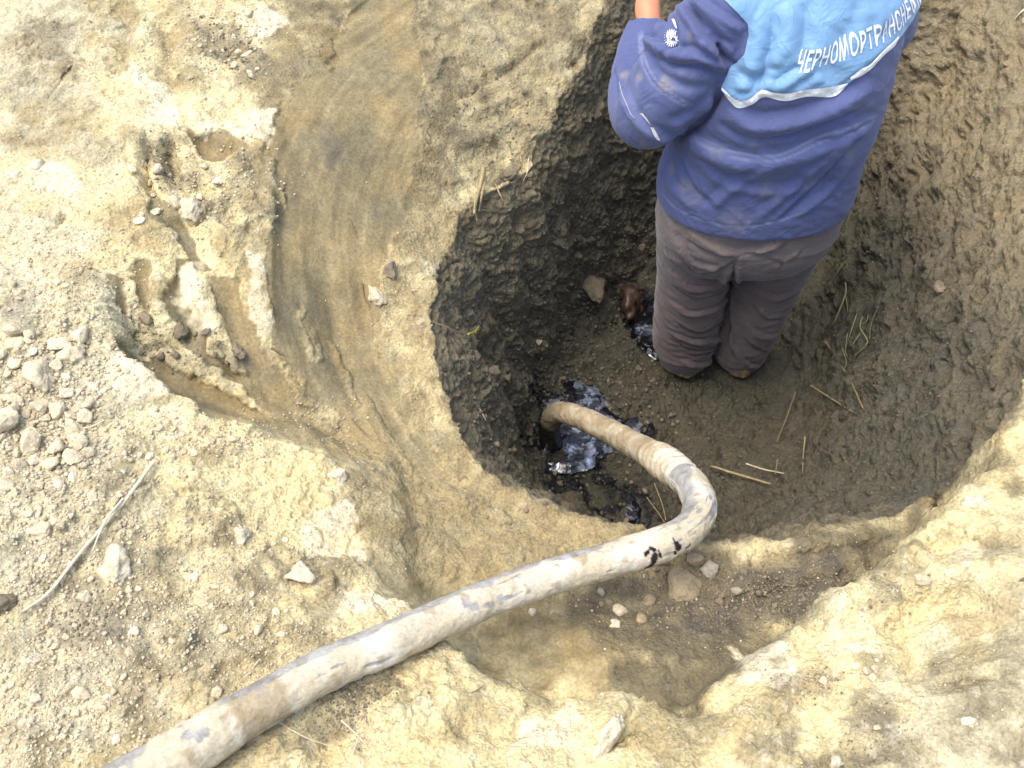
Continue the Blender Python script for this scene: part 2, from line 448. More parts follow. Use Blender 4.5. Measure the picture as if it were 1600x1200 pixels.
# strata, ledges and cracks of the pit walls (placed on the wall as seen)
wallstrokes = [
    ([(228, 205), (226, 250), (228, 300)], .010, -.03), ([(245, 215), (262, 245), (272, 290)], .018, -.028), ([(290, 195), (330, 230), (375, 240)], .02, -.018), ([(262, 345), (300, 352), (335, 338)], .008, -.02), ([(185, 500), (240, 512), (300, 535)], .018, -.014),
    ([(330, 50), (345, 75), (380, 95)], .02, -.012), ([(345, 535), (352, 565), (378, 592)], .008, -.02), ([(1085, 1108), (1095, 1112), (1106, 1110)], .014, -.03), ([(1455, 778), (1475, 772), (1490, 770)], .010, -.03),
    ([(1240, 1010), (1300, 990), (1350, 960)], .025, -.016), ([(1130, 1180), (1180, 1120), (1240, 1090)], .03, .014), ([(700, 1150), (760, 1130), (840, 1150)], .02, -.010), ([(640, 1130), (700, 1090), (740, 1085)], .02, .012),
    ([(720, 500), (760, 420), (840, 330), (930, 270), (990, 240)], .014, -.03), ([(760, 470), (830, 400), (900, 345), (960, 300)], .03, .03), ([(690, 440), (740, 380), (800, 340)], .02, -.02),
    ([(800, 480), (850, 420), (880, 370)], .018, -.03), ([(850, 520), (880, 460), (950, 425), (1040, 420)], .014, -.018), ([(930, 300), (990, 270), (1020, 260)], .03, -.06), ([(900, 350), (960, 330), (1020, 330)], .02, -.03),
    ([(740, 290), (800, 265), (850, 235), (880, 200)], .016, -.035), ([(700, 160), (780, 120), (860, 60)], .012, -.012), ([(720, 190), (790, 160), (830, 140)], .012, .014), ([(880, 110), (900, 90), (940, 60)], .016, -.03),
    ([(720, 560), (760, 555), (800, 548)], .012, -.02),
    # right wall
    ([(1345, 200), (1350, 250), (1400, 300), (1420, 380), (1440, 450)], .012, -.035), ([(1440, 60), (1470, 130), (1490, 200), (1500, 260)], .012, -.02), ([(1370, 330), (1400, 420), (1430, 520), (1450, 640)], .02, -.02),
    ([(1500, 0), (1510, 150), (1500, 320), (1490, 460)], .02, -.02), ([(1340, 260), (1390, 330), (1440, 330)], .03, .02), ([(1560, 60), (1570, 200), (1560, 320)], .03, .02), ([(1575, 100), (1600, 108), (1590, 130)], .008, -.02),
    ([(1300, 330), (1330, 420), (1350, 520), (1370, 640)], .03, .015), ([(1280, 540), (1330, 640), (1400, 720)], .02, -.012), ([(1270, 450), (1275, 560), (1255, 680), (1200, 730)], .02, -.02),
    ([(1520, 600), (1500, 680), (1460, 740)], .02, .025), ([(1120, 760), (1200, 745), (1300, 760), (1400, 750)], .02, .015), ([(1450, 380), (1470, 430), (1462, 480)], .02, -.012),
]
for pl, w, h in wallstrokes:
    stroke(pl, w, h)

# ---- material masks on the grid
def mask(px_poly, feather=0.02, wob=0.06, grid=None):
    P = cast(HB if grid is None else grid, [p[0] for p in px_poly], [p[1] for p in px_poly])
    D = sdist(P, wob)
    return smooth(feather, -feather, D)

def union(polys, **kw):
    m = np.zeros_like(HB)
    for p in polys: m = np.maximum(m, mask(p, **kw))
    return m

CUT = union([   # smooth moist clay left by the bucket teeth
    [(440, 170), (470, 120), (520, 90), (560, 0), (640, -20), (655, 120), (650, 260), (610, 400), (590, 520), (610, 610), (660, 690), (720, 750), (640, 740), (560, 700), (500, 620), (430, 560), (428, 430), (415, 330), (412, 240)],
    [(163, 510), (250, 560), (340, 608), (430, 645), (520, 690), (600, 745), (660, 790), (560, 745), (450, 697), (325, 650), (240, 590)],
    [(312, 540), (380, 580), (440, 620), (540, 690), (500, 690), (400, 625), (330, 575)],
    [(150, 420), (185, 430), (190, 480), (178, 478)], [(205, 400), (232, 400), (245, 490), (215, 480)], [(262, 390), (290, 400), (310, 520), (330, 560), (280, 540)],
    [(330, 430), (372, 440), (400, 520), (440, 590), (500, 640), (440, 630), (380, 580), (350, 520)], [(570, 850), (640, 905), (700, 930), (760, 965), (830, 1010), (930, 1080), (880, 1093), (780, 1058), (700, 1006), (615, 928)],
    [(285, 190), (345, 205), (390, 235), (330, 250), (300, 225)], [(225, 280), (260, 320), (340, 430), (310, 420), (240, 340)],
    [(640, 900), (730, 900), (860, 950), (930, 1010), (940, 1070), (840, 1070), (700, 960)],
], feather=0.016, wob=0.05)
CUT = CUT * (1 - 0.95 * union([[(466, 470), (474, 470), (484, 565), (474, 568)], [(486, 520), (500, 505), (504, 560), (492, 570)], [(524, 530), (534, 545), (552, 590), (560, 640), (548, 620)], [(562, 615), (575, 620), (625, 700), (640, 735), (615, 712)], [(612, 640), (624, 650), (650, 700), (636, 690)], [(418, 250), (430, 245), (448, 290), (440, 320)]], feather=0.012, wob=0.03))
CUTSOFT = union([[(420, -40), (660, -40), (700, 200), (720, 330), (690, 420), (600, 440), (600, 620), (700, 720), (560, 740), (420, 560), (400, 200)],
                 [(640, 700), (720, 700), (1000, 835), (1100, 850), (1420, 800), (1540, 720), (1580, 620), (1500, 770), (1400, 860), (1200, 990), (1110, 1090), (1020, 1090), (900, 1090), (760, 1030), (600, 880), (560, 800)]], feather=0.05, wob=0.2)
DAMP = union([  # dark crumbly damp soil
    [(165, 488), (235, 495), (300, 525), (352, 590), (300, 590), (220, 545)], [(330, 540), (380, 545), (420, 590), (400, 600), (350, 575)], [(300, 30), (360, 30), (420, 90), (390, 120), (330, 90)], [(225, 200), (270, 215), (290, 300), (250, 300), (228, 260)],
    [(1020, 960), (1100, 930), (1230, 880), (1330, 870), (1300, 925), (1190, 985), (1060, 990)], [(1100, 900), (1200, 880), (1330, 850), (1400, 830), (1390, 860), (1200, 920)], [(90, 900), (170, 900), (180, 1010), (110, 1000)], [(220, 850), (290, 850), (280, 910), (230, 890)],
    [(500, 910), (545, 910), (540, 965), (480, 1000)], [(560, 1060), (640, 1080), (560, 1140), (450, 1180), (430, 1190)], [(1230, 900), (1290, 890), (1290, 925), (1240, 950)], [(1330, 900), (1420, 890), (1440, 925), (1360, 960)],
    [(1200, 1050), (1300, 1040), (1330, 1085), (1220, 1090)], [(1160, 1145), (1230, 1140), (1230, 1195), (1170, 1190)], [(1310, 1110), (1400, 1100), (1440, 1200), (1300, 1200)], [(0, 460), (60, 470), (60, 520), (0, 520)], [(380, 870), (470, 860), (470, 930), (380, 920)],
    [(1200, 1010), (1230, 1010), (1230, 1035), (1205, 1035)], [(500, 190), (530, 190), (530, 260), (505, 250)], [(520, 10), (545, 0), (540, 50), (515, 40)], [(1540, 860), (1600, 850), (1600, 880), (1550, 890)],
], feather=0.018, wob=0.06)
GREY = union([[(-60, -60), (170, -60), (160, 160), (200, 250), (100, 260), (-60, 200)], [(-60, 270), (60, 260), (110, 350), (160, 430), (165, 520), (250, 600), (190, 700), (240, 760), (180, 900), (300, 1050), (240, 1160), (-60, 1300)],
              [(1440, 1000), (1700, 930), (1700, 1250), (1380, 1250)]], feather=0.08, wob=0.2)
WARM = union([[(300, 640), (500, 700), (580, 860), (620, 930), (500, 1000), (420, 900), (300, 760)], [(700, 1010), (900, 1100), (1100, 1115), (1300, 935), (1400, 860), (1600, 640), (1700, 700), (1400, 960), (1300, 1200), (600, 1250), (620, 1060)],
              [(200, 230), (430, 200), (430, 560), (340, 470), (200, 440)], [(560, 400), (690, 400), (700, 600), (620, 660), (580, 500)]], feather=0.05, wob=0.2)
PITSOIL = smooth(0.006, -0.012, DR)
SHELF = union([[(1110, 848), (1420, 805), (1540, 720), (1582, 630), (1500, 775), (1400, 862), (1200, 990), (1110, 1092), (1000, 1085), (930, 1020), (880, 950), (920, 900), (1000, 870)],
               [(655, -60), (980, -60), (900, 110), (870, 160), (830, 235), (720, 325), (690, 300), (650, 180)]], feather=0.05, wob=0.16)
SHELF = SHELF * (1 - 0.22 * smooth(1.5, 1.7, GYY))
MOTT = union([[(60, 850), (250, 830), (480, 850), (530, 930), (500, 1000), (380, 1080), (200, 1170), (-40, 1260), (-40, 980)], [(-40, 600), (90, 560), (150, 640), (130, 760), (-40, 780)], [(180, 700), (260, 730), (260, 800), (180, 790)],
              [(1440, 1010), (1640, 940), (1640, 1240), (1250, 1240), (1250, 1150), (1400, 1100)], [(0, 60), (100, 20), (150, 120), (60, 160)], [(290, 0), (430, 10), (470, 110), (420, 170), (330, 120)], [(230, 200), (420, 230), (400, 380), (300, 360), (240, 300)]], feather=0.05, wob=0.12)
TAN = union([[(600, 380), (700, 360), (680, 480), (694, 640), (800, 770), (1000, 838), (1110, 850), (1250, 845), (1400, 812), (1460, 790), (1400, 870), (1250, 890), (1100, 900), (1000, 880), (900, 900), (760, 920), (640, 900), (570, 850), (540, 760), (600, 700), (590, 560), (570, 440)],
             [(20, 160), (140, 165), (150, 190), (90, 230), (10, 220)], [(165, 20), (210, 0), (205, 90), (185, 130), (160, 80)], [(240, 10), (270, 20), (290, 170), (262, 150)], [(640, 330), (720, 330), (720, 400), (620, 420)], [(430, 560), (560, 640), (640, 760), (560, 760), (430, 640)]], feather=0.03, wob=0.10)
PALE = union([[(300, 165), (350, 190), (430, 175), (430, 225), (380, 225), (320, 200)], [(170, 545), (205, 560), (262, 615), (200, 640), (165, 600)], [(530, 925), (600, 930), (640, 950), (600, 975), (540, 970)], [(270, 400), (320, 400), (330, 520), (300, 520)],
              [(385, 400), (428, 400), (430, 540), (400, 530)], [(240, 640), (290, 640), (285, 690), (230, 690)], [(0, 265), (120, 270), (160, 330), (80, 300)], [(800, 1120), (900, 1110), (940, 1180), (800, 1190)], [(1150, 1010), (1240, 1000), (1250, 1060), (1140, 1080)],
              [(1260, 950), (1340, 960), (1360, 1010), (1290, 1030)], [(480, 800), (560, 780), (560, 860), (470, 860)], [(1380, 1120), (1430, 1150), (1400, 1170)], 
              [(360, 20), (400, 0), (450, 40), (400, 60)], [(200, 100), (260, 130), (300, 200), (230, 190)], [(1480, 860), (1540, 850), (1580, 870), (1500, 880)]], feather=0.016, wob=0.06)
FARR_LIT = smooth(1.05, 1.29, GXX) * PITSOIL * smooth(0.25, 0.75, HB)  # right wall lightened upward and outward: open-sky light put into the colour
OIL = union([[(845, 600), (870, 585), (905, 590), (930, 605), (900, 630), (935, 640), (1000, 640), (1030, 680), (1015, 700), (960, 700), (900, 690), (930, 740), (1000, 760), (980, 790), (900, 780), (850, 740), (820, 690), (840, 650)],
             [(965, 455), (1040, 450), (1050, 560), (1010, 545), (980, 510), (950, 490)], [(900, 800), (1010, 770), (1020, 810), (960, 815)]], feather=0.03, wob=0.25)
OIL = OIL * PITSOIL * smooth(0.25, 0.12, HB)
CRUMB = np.clip(0.35 + 0.65 * union([[(-60, 400), (170, 430), (230, 600), (330, 660), (500, 710), (560, 830), (520, 980), (380, 1080), (200, 1180), (-60, 1250)], [(440, 1120), (640, 1060), (640, 1250), (300, 1250)],
               [(1180, 900), (1450, 880), (1440, 1000), (1340, 1220), (1150, 1220)], [(230, 220), (420, 240), (420, 380), (260, 380)], [(1100, 870), (1400, 830), (1380, 870), (1200, 990), (1020, 980), (900, 900)]], feather=0.06, wob=0.2), 0, 1)
CUTA = np.clip(CUT, 0, 1)

HBs = gblur(HB, 1.0)
dHx, dHy = np.gradient(HBs, GS)
dHx = np.clip(dHx, -9, 9); dHy = np.clip(dHy, -9, 9)
Gs3 = np.stack([CUTA, CUTSOFT, DAMP, GREY, WARM, PITSOIL, FARR_LIT, OIL, CRUMB, SHELF, PALE, TAN, MOTT], -1).astype(np.float32)

def surface(x, y):
    """final ground point, colour, wetness at world x, y"""
    x = np.asarray(x, float); y = np.asarray(y, float)
    z = samp(HBs, x, y); hx = samp(dHx, x, y); hy = samp(dHy, x, y)
    N = np.stack([-hx, -hy, np.ones_like(hx)], -1); N /= np.linalg.norm(N, axis=-1)[..., None]
    M = samp(Gs3, x, y)
    cut, cuts, damp, grey, warm, pit, farr_lit, oil, crumb, shelf, pale_, tan_, mott = [M[..., k] for k in range(13)]
    P = np.stack([x, y, z], -1)
    e1 = perlin(P, 0.028, 71); e2 = perlin(P, 0.011, 72)
    jag = 0.30 * e1 + 0.22 * e2
    cut = smooth(0.38, 0.62, cut + jag * (cut > 0.02) * (cut < 0.98)); cut = cut * (1 - 0.55 * smooth(1.22, 1.10, y)); damp = smooth(0.2, 0.8, damp + jag * (damp > 0.02)); pale_ = smooth(0.3, 0.75, pale_ + jag * (pale_ > 0.02))
    inside = smooth(0, 1, pit)
    rough = np.clip(1 - 0.93 * cut, 0, 1) * (1 - 0.35 * cuts * (1 - pit) * (1 - cut))
    big = fbm(P, 0.22, 2, 1)
    mid = perlin(P, 0.07, 4)
    m2 = perlin(P, 0.033, 5)
    m3 = perlin(P, 0.015, 6)
    m4 = perlin(P, 0.0075, 7)
    ridged = 1 - 2 * np.abs(m2)
    # cracked, layered look on the walls: noise stretched along the strata
    an = np.arctan2(x - 0.46, y - 1.72); ra = np.hypot(x - 0.46, y - 1.72)
    Q = np.stack([an * 0.8 + 0.3 * z, ra + 0.02 * m2, z + 0.02 * m2 + 0.10 * big + 0.06 * an], -1)
    wq = np.stack([perlin(P, 0.16, 81), perlin(P, 0.09, 82), perlin(P, 0.12, 83)], -1)
    rotm = np.array([[.94, -.2, .28], [.15, .96, .22], [-.31, -.17, .93]])
    Qw = (Q + 0.07 * wq) @ rotm
    strat = perlin(Qw, np.array([0.24, 0.09, 0.052]), 12)
    strat2 = fbm(Qw + 0.012 * wq[..., ::-1], np.array([0.085, 0.05, 0.030]), 2, 13)
    F1, F2, R = worley(P + 0.006 * np.stack([m3, m4, 0 * m3], -1), 0.030, 2)
    G1, G2, R2 = worley(P + 0.004 * np.stack([m4, m3, 0 * m3], -1), 0.013, 5)
    clod = np.clip(1 - (F1 / (0.35 + 0.45 * R)) ** 2, 0, 1) ** 0.6 * (R > 0.3)
    clod2 = np.clip(1 - (G1 / (0.3 + 0.4 * R2)) ** 2, 0, 1) ** 0.6 * (R2 > 0.2)
    crum = crumb * smooth(-0.25, 0.35, big + 0.5 * mid)
    plate = smooth(-0.05, 0.06, perlin(P + 0.012 * np.stack([m2, m3, m4], -1), 0.055, 17)) * smooth(-0.1, 0.3, perlin(P, 0.17, 18))
    wl2 = inside * smooth(0.97, 0.7, N[..., 2])
    d = 0.014 * big - 0.0032 * cut * (1 - inside) + inside * smooth(0.55, 0.8, N[..., 2]) * (0.024 * perlin(P, 0.11, 19) + 0.008 * mid) + rough * (0.010 * mid + 0.0055 * ridged * (1 - 0.85 * wl2) + 0.0038 * m3 + 0.0020 * m4 + 0.007 * plate * (1 - wl2)) * (0.75 + 0.35 * inside)
    d = d + rough * (1 - inside) * ((0.010 * clod * crum + 0.0040 * clod2 * (0.1 + 0.9 * crum) * smooth(-0.1, 0.4, mid)) - 0.003 * crum)
    cr = np.clip(1 - np.abs(strat) * 5, 0, 1); cr2 = np.clip(1 - np.abs(strat2) * 4, 0, 1)
    wallw = inside * smooth(0.95, 0.6, N[..., 2])
    d = d + wallw * (0.62 + 0.38 * smooth(0.5, 0.8, x)) * (0.017 * strat + 0.007 * strat2 - 0.014 * cr * smooth(-0.1, 0.2, mid) - 0.005 * cr2 * smooth(-0.1, 0.2, m2) + 0.006 * mid) + wallw * (0.002 * m2 + 0.002 * m3) + (1 - oil) * inside * (1 - wallw) * (0.010 * clod * smooth(-0.2, 0.3, mid) + 0.004 * clod2)
    # cracks of the dried crust
    ck = np.clip(1 - np.abs(mid + 0.35 * m3) * 9, 0, 1) * (1 - inside) * (1 - cut) * smooth(0.1, 0.5, big)
    d = d - 0.005 * ck
    scr = perlin(np.stack([an * 0.8, ra, 0 * z], -1) + 0.004 * np.stack([m2, m2, m2], -1), np.array([0.30, 0.011, 1.0]), 23)
    scr2 = perlin(np.stack([an * 0.8, ra, 0 * z], -1), np.array([0.10, 0.028, 1.0]), 24)
    smc = np.clip(cut + 0.5 * cuts * (1 - pit), 0, 1)
    d = d + smc * (0.0012 * scr + 0.0030 * scr2)
    d = d - 0.85 * oil * (rough * (0.0085 * mid + 0.004 * ridged)) 
    Pd = P + N * d[..., None]
    # faint scratch lines of the bucket on the smooth cuts
    v = 0.5 + 0.5 * fbm(P, 0.05, 3, 31, 0.6)
    v2 = 0.5 + 0.5 * m4
    DRY = np.array([.63, .55, .325]); DRYG = np.array([.55, .505, .345]); WRM = np.array([.68, .58, .32])
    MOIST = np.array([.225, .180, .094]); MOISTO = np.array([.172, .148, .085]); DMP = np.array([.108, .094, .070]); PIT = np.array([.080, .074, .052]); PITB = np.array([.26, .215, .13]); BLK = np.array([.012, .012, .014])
    def mx(a, b, t): return a * (1 - t[..., None]) + b * t[..., None]
    c = mx(np.broadcast_to(DRY, P.shape), DRYG, grey); c = mx(c, WRM, warm * 0.8)
    patch = smooth(0.05, 0.45, perlin(P, 0.13, 41) + 0.6 * mid)
    c = mx(c, MOIST, np.clip(0.55 * patch * (1 - cut) * (1 - 0.5 * grey), 0, 1))
    c = mx(c, mx(np.broadcast_to(MOIST, P.shape), MOISTO, smooth(-0.3, 0.4, perlin(P, 0.12, 43))), np.clip(cut * 0.95 + cuts * (0.82 + 0.35 * m2 + 0.25 * mid) * (1 - cut), 0, 1))
    c = mx(c, np.array([.27, .232, .145]), np.clip(mott * (0.42 + 0.75 * mid + 0.55 * m2 + 0.8 * big), 0, 0.9) * (1 - pit) * (1 - cut))
    c = mx(c, np.array([.335, .275, .150]), np.clip(tan_ * (0.8 + 0.5 * m2 + 0.4 * mid), 0, 0.95) * (1 - 0.7 * cut))
    c = mx(c, np.array([.160, .137, .086]), np.clip(shelf * (0.85 + 0.35 * m2 + 0.3 * mid), 0, 1) * (1 - 0.6 * cut))
    c = mx(c, np.array([.74, .665, .475]), np.clip(pale_ * (0.7 + 0.6 * mid + 0.4 * m2), 0, 0.85))
    c = mx(c, DMP, np.clip(damp * (0.75 + 0.5 * m2) * (0.55 + 0.45 * shelf), 0, 1))
    c = mx(c, DMP, np.clip(ck * 0.5, 0, 1))
    pc = mx(np.broadcast_to(PIT, P.shape), PITB, np.clip(farr_lit * 0.9 + (0.75 - 0.35 * smooth(0.7, 0.95, x)) * smooth(0.45, 0.85, z - 0.28 * smooth(0.6, 0.9, x) + 0.12 * perlin(P, 0.12, 51) + 0.08 * strat) * (1 - farr_lit), 0, 1))
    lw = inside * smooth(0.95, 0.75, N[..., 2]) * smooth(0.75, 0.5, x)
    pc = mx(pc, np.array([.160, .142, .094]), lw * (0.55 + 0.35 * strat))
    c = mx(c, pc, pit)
    c = mx(c, BLK, np.clip(oil * smooth(-0.35, 0.15, mid + 0.5 * m3 + (oil - 0.6)), 0, 1))
    c = c * (0.80 + 0.4 * v)[..., None] * (0.93 + 0.14 * v2)[..., None]
    c = c * (1 + smc * (0.16 * scr + 0.16 * scr2))[..., None]
    # pale dry crumbs lying on top
    pale = (clod2 > 0.3) & (R2 > 0.93)
    c = mx(c, np.array([.62, .56, .42]), np.where(pale, 0.4, 0.0) * (1 - oil) * (1 - pit) * (1 - cut) * (1 - shelf) * (1 - cuts))
    wet = np.clip(0.12 * cut + 0.25 * pit + 0.25 * damp, 0, 0.5) + 0.5 * oil * smooth(-0.35, 0.15, mid + 0.5 * m3 + (oil - 0.6))
    return Pd, np.clip(c, 0.004, 0.85), wet, N

def ground_material():
    m, nt, p = new_mat("soil")
    tc = nd(nt, "ShaderNodeNewGeometry").outputs["Position"]
    col = nd(nt, "ShaderNodeAttribute", attribute_name="soil_colour").outputs["Color"]
    wet = nd(nt, "ShaderNodeAttribute", attribute_name="wet").outputs["Fac"]
    cutf = nd(nt, "ShaderNodeAttribute", attribute_name="smooth_cut").outputs["Fac"]
    n1 = noise_n(nt, tc, 160, 6, 0.62); n2 = noise_n(nt, tc, 34, 5, 0.6); n3 = noise_n(nt, tc, 520, 3, 0.6)
    r1 = ramp(nt, n1.outputs[0], [(0.28, 0.66), (0.5, 0.97), (0.72, 1.28)])
    r2 = ramp(nt, n2.outputs[0], [(0.3, 0.82), (0.7, 1.16)])
    c = mixc(nt, 1.0, col, r1.outputs[0], 'MULTIPLY'); c = mixc(nt, 1.0, c, r2.outputs[0], 'MULTIPLY')
    tint = ramp(nt, noise_n(nt, tc, 11, 4, 0.6).outputs[0], [(0.35, (1.04, .985, .88)), (0.65, (.985, 1.0, 1.0))])
    c = mixc(nt, 1.0, c, tint.outputs[0], 'MULTIPLY')
    sp = nd(nt, "ShaderNodeTexVoronoi", i_Scale=210.0); nt.links.new(tc, sp.inputs["Vector"])
    spk = ramp(nt, sp.outputs["Distance"], [(0.10, 1.0), (0.2, 0.0)])
    rnd = ramp(nt, sp.outputs["Color"], [(0.80, 0.0), (0.84, 1.0)])
    f = mixc(nt, 1.0, spk.outputs[0], rnd.outputs[0], 'MULTIPLY')
    inv = nd(nt, "ShaderNodeMath", operation='MULTIPLY'); nt.links.new(f, inv.inputs[0]); inv.inputs[1].default_value = 0.45
    c = mixc(nt, inv.outputs[0], c, mixc(nt, 1.0, c, (1.45, 1.45, 1.45), 'MULTIPLY'))
    nt.links.new(c, p.inputs["Base Color"])
    rr = nd(nt, "ShaderNodeMapRange"); nt.links.new(wet, rr.inputs[0])
    rr.inputs[1].default_value = 0.1; rr.inputs[2].default_value = 0.75; rr.inputs[3].default_value = 0.95; rr.inputs[4].default_value = 0.16
    nt.links.new(rr.outputs[0], p.inputs["Roughness"])
    p.inputs["Specular IOR Level"].default_value = 0.35
    # relief: grains and little lumps
    v1 = nd(nt, "ShaderNodeTexVoronoi", i_Scale=140.0); nt.links.new(tc, v1.inputs["Vector"])
    amp = nd(nt, "ShaderNodeMapRange"); nt.links.new(cutf, amp.inputs[0]); amp.inputs[3].default_value = 1.0; amp.inputs[4].default_value = 0.22
    b1 = nd(nt, "ShaderNodeBump", i_Distance=0.008); nt.links.new(n2.outputs[0], b1.inputs["Height"]); nt.links.new(amp.outputs[0], b1.inputs["Strength"])
    b2 = nd(nt, "ShaderNodeBump", i_Distance=0.0045); nt.links.new(n1.outputs[0], b2.inputs["Height"]); nt.links.new(amp.outputs[0], b2.inputs["Strength"]); nt.links.new(b1.outputs[0], b2.inputs["Normal"])
    b3 = nd(nt, "ShaderNodeBump", i_Distance=0.0022, invert=True); nt.links.new(v1.outputs["Distance"], b3.inputs["Height"]); nt.links.new(amp.outputs[0], b3.inputs["Strength"]); nt.links.new(b2.outputs[0], b3.inputs["Normal"])
    b4 = nd(nt, "ShaderNodeBump", i_Distance=0.0012); nt.links.new(n3.outputs[0], b4.inputs["Height"]); nt.links.new(amp.outputs[0], b4.inputs["Strength"]); nt.links.new(b3.outputs[0], b4.inputs["Normal"])
    nt.links.new(b4.outputs[0], p.inputs["Normal"])
    return m
SOIL = ground_material()

# ---- the pit: polar mesh, evenly spaced along floor, wall and rim
PC = np.array([0.46, 1.72])
NA, NR = 1480, 460
ang = np.linspace(0, 2 * np.pi, NA, endpoint=False)
rr_ = np.arange(0, 1.7, 0.003)
XX = PC[0] + np.cos(ang)[:, None] * rr_; YY = PC[1] + np.sin(ang)[:, None] * rr_
DRs = samp(DR, XX, YY)
edge = np.array([rr_[np.argmax(DRs[i] > 0)] for i in range(NA)])
ksm = np.ones(31) / 31
edge = np.convolve(np.r_[edge[-15:], edge, edge[:15]], ksm, 'valid')
RO = edge + 0.13
ZZ = samp(HBs, XX, YY)
rad = np.zeros((NA, NR))
for i in range(NA):
    n = int(RO[i] / 0.003) + 1
    dz = np.diff(ZZ[i, :n]); s = np.r_[0, np.cumsum(np.sqrt(0.003 ** 2 + dz ** 2))]
    rad[i] = np.interp(np.linspace(0, s[-1], NR), s, rr_[:n])
# keep neighbouring angles consistent
rs = rad.copy()
for k in range(-4, 5):
    if k: rs += np.roll(rad, k, 0)
rad = rs / 9
rad[:, 0] = 0.002
xa = PC[0] + np.cos(ang)[:, None] * rad; ya = PC[1] + np.sin(ang)[:, None] * rad
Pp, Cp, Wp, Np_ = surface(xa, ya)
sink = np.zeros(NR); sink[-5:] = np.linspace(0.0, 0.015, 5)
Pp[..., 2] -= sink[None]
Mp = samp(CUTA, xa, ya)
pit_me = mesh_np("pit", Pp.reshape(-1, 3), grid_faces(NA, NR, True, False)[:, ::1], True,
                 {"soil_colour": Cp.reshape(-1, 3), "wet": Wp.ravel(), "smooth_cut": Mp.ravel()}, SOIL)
pit = link("pit", pit_me, kind='structure')

# ---- the ground round it: square mesh
BS = 0.0034
bx = np.arange(-1.5, 1.62, BS); by = np.arange(0.3, 3.10, BS)
BX, BY = np.meshgrid(bx, by, indexing='ij')
Pb, Cb, Wb, Nb = surface(BX, BY)
rb = np.hypot(BX - PC[0], BY - PC[1]); ab = np.mod(np.arctan2(BY - PC[1], BX - PC[0]), 2 * np.pi)
eb = np.interp(ab, np.r_[ang, 2 * np.pi], np.r_[edge, edge[0]])
Pb[..., 2] -= 0.012 * smooth(eb + 0.092, eb + 0.082, rb) if False else 0.012 * np.clip((eb + 0.092 - rb) / 0.010, 0, 1)
keep = rb > eb + 0.080
Fb = grid_faces(len(bx), len(by))
kf = keep.ravel()[Fb].all(1); Fb = Fb[kf]
used = np.zeros(BX.size, bool); used[Fb.ravel()] = True
remap = np.cumsum(used) - 1
gme = mesh_np("ground", Pb.reshape(-1, 3)[used], remap[Fb], True,
              {"soil_colour": Cb.reshape(-1, 3)[used], "wet": Wb.ravel()[used], "smooth_cut": samp(CUTA, BX, BY).ravel()[used]}, SOIL)
ground = link("ground", gme, kind='structure')

# ---- the field around, coarse, out to the horizon
def far_field():
    k = 60
    ts = np.linspace(0, 1, k) ** 3
    fr = []
    corners = [(-1.49, 0.31), (1.61, 0.31), (1.61, 3.09), (-1.49, 3.09)]
    per = []
    for a in range(4):
        p, q = np.array(corners[a]), np.array(corners[(a + 1) % 4])
        for t in np.linspace(0, 1, 60, endpoint=False): per.append(p + (q - p) * t)
    per = np.array(per); cen = np.array([0.06, 1.70])
    zb = samp(HBs, per[:, 0], per[:, 1])
    V = []
    for i, t in enumerate(ts):
        sc = 1 + t * 160
        p = cen + (per - cen) * sc
        q = np.stack([p[:, 0], p[:, 1], 0 * zb], -1)
        w = min(1, i / 14)
        z = zb * (1 - w) + (1.12 + 0.05 * fbm(q, 0.9, 3, 61)) * w - 0.012 * (i == 0)
        V.append(np.stack([p[:, 0], p[:, 1], z], -1))
    V = np.array(V)
    n = V.shape[1]
    c = np.broadcast_to(np.array([.46, .40, .29]), V.shape).reshape(-1, 3) * (0.85 + 0.3 * (0.5 + 0.5 * fbm(V.reshape(-1, 3), 0.5, 3, 62)))[:, None]
    me = mesh_np("field", V.reshape(-1, 3), grid_faces(k, n, False, True), True, {"soil_colour": c, "wet": np.zeros(k * n), "smooth_cut": np.zeros(k * n)}, SOIL)
    return link("field", me, kind='structure')
far_field()

def on_px(px, py, it=3):
    """final ground points seen at the given pixels, with base normals"""
    px = np.atleast_1d(np.asarray(px, float)); py = np.atleast_1d(np.asarray(py, float))
    B = cast(HBs, px, py)
    x, y = B[:, 0].copy(), B[:, 1].copy()
    tx, ty = px.copy(), py.copy()
    for _ in range(it):
        P, C, W, N = surface(x, y)
        qx, qy = proj(P)
        tx = tx + (px - qx); ty = ty + (py - qy)
        B = cast(HBs, tx, ty); x, y = B[:, 0], B[:, 1]
    P, C, W, N = surface(x, y)
    return P, N
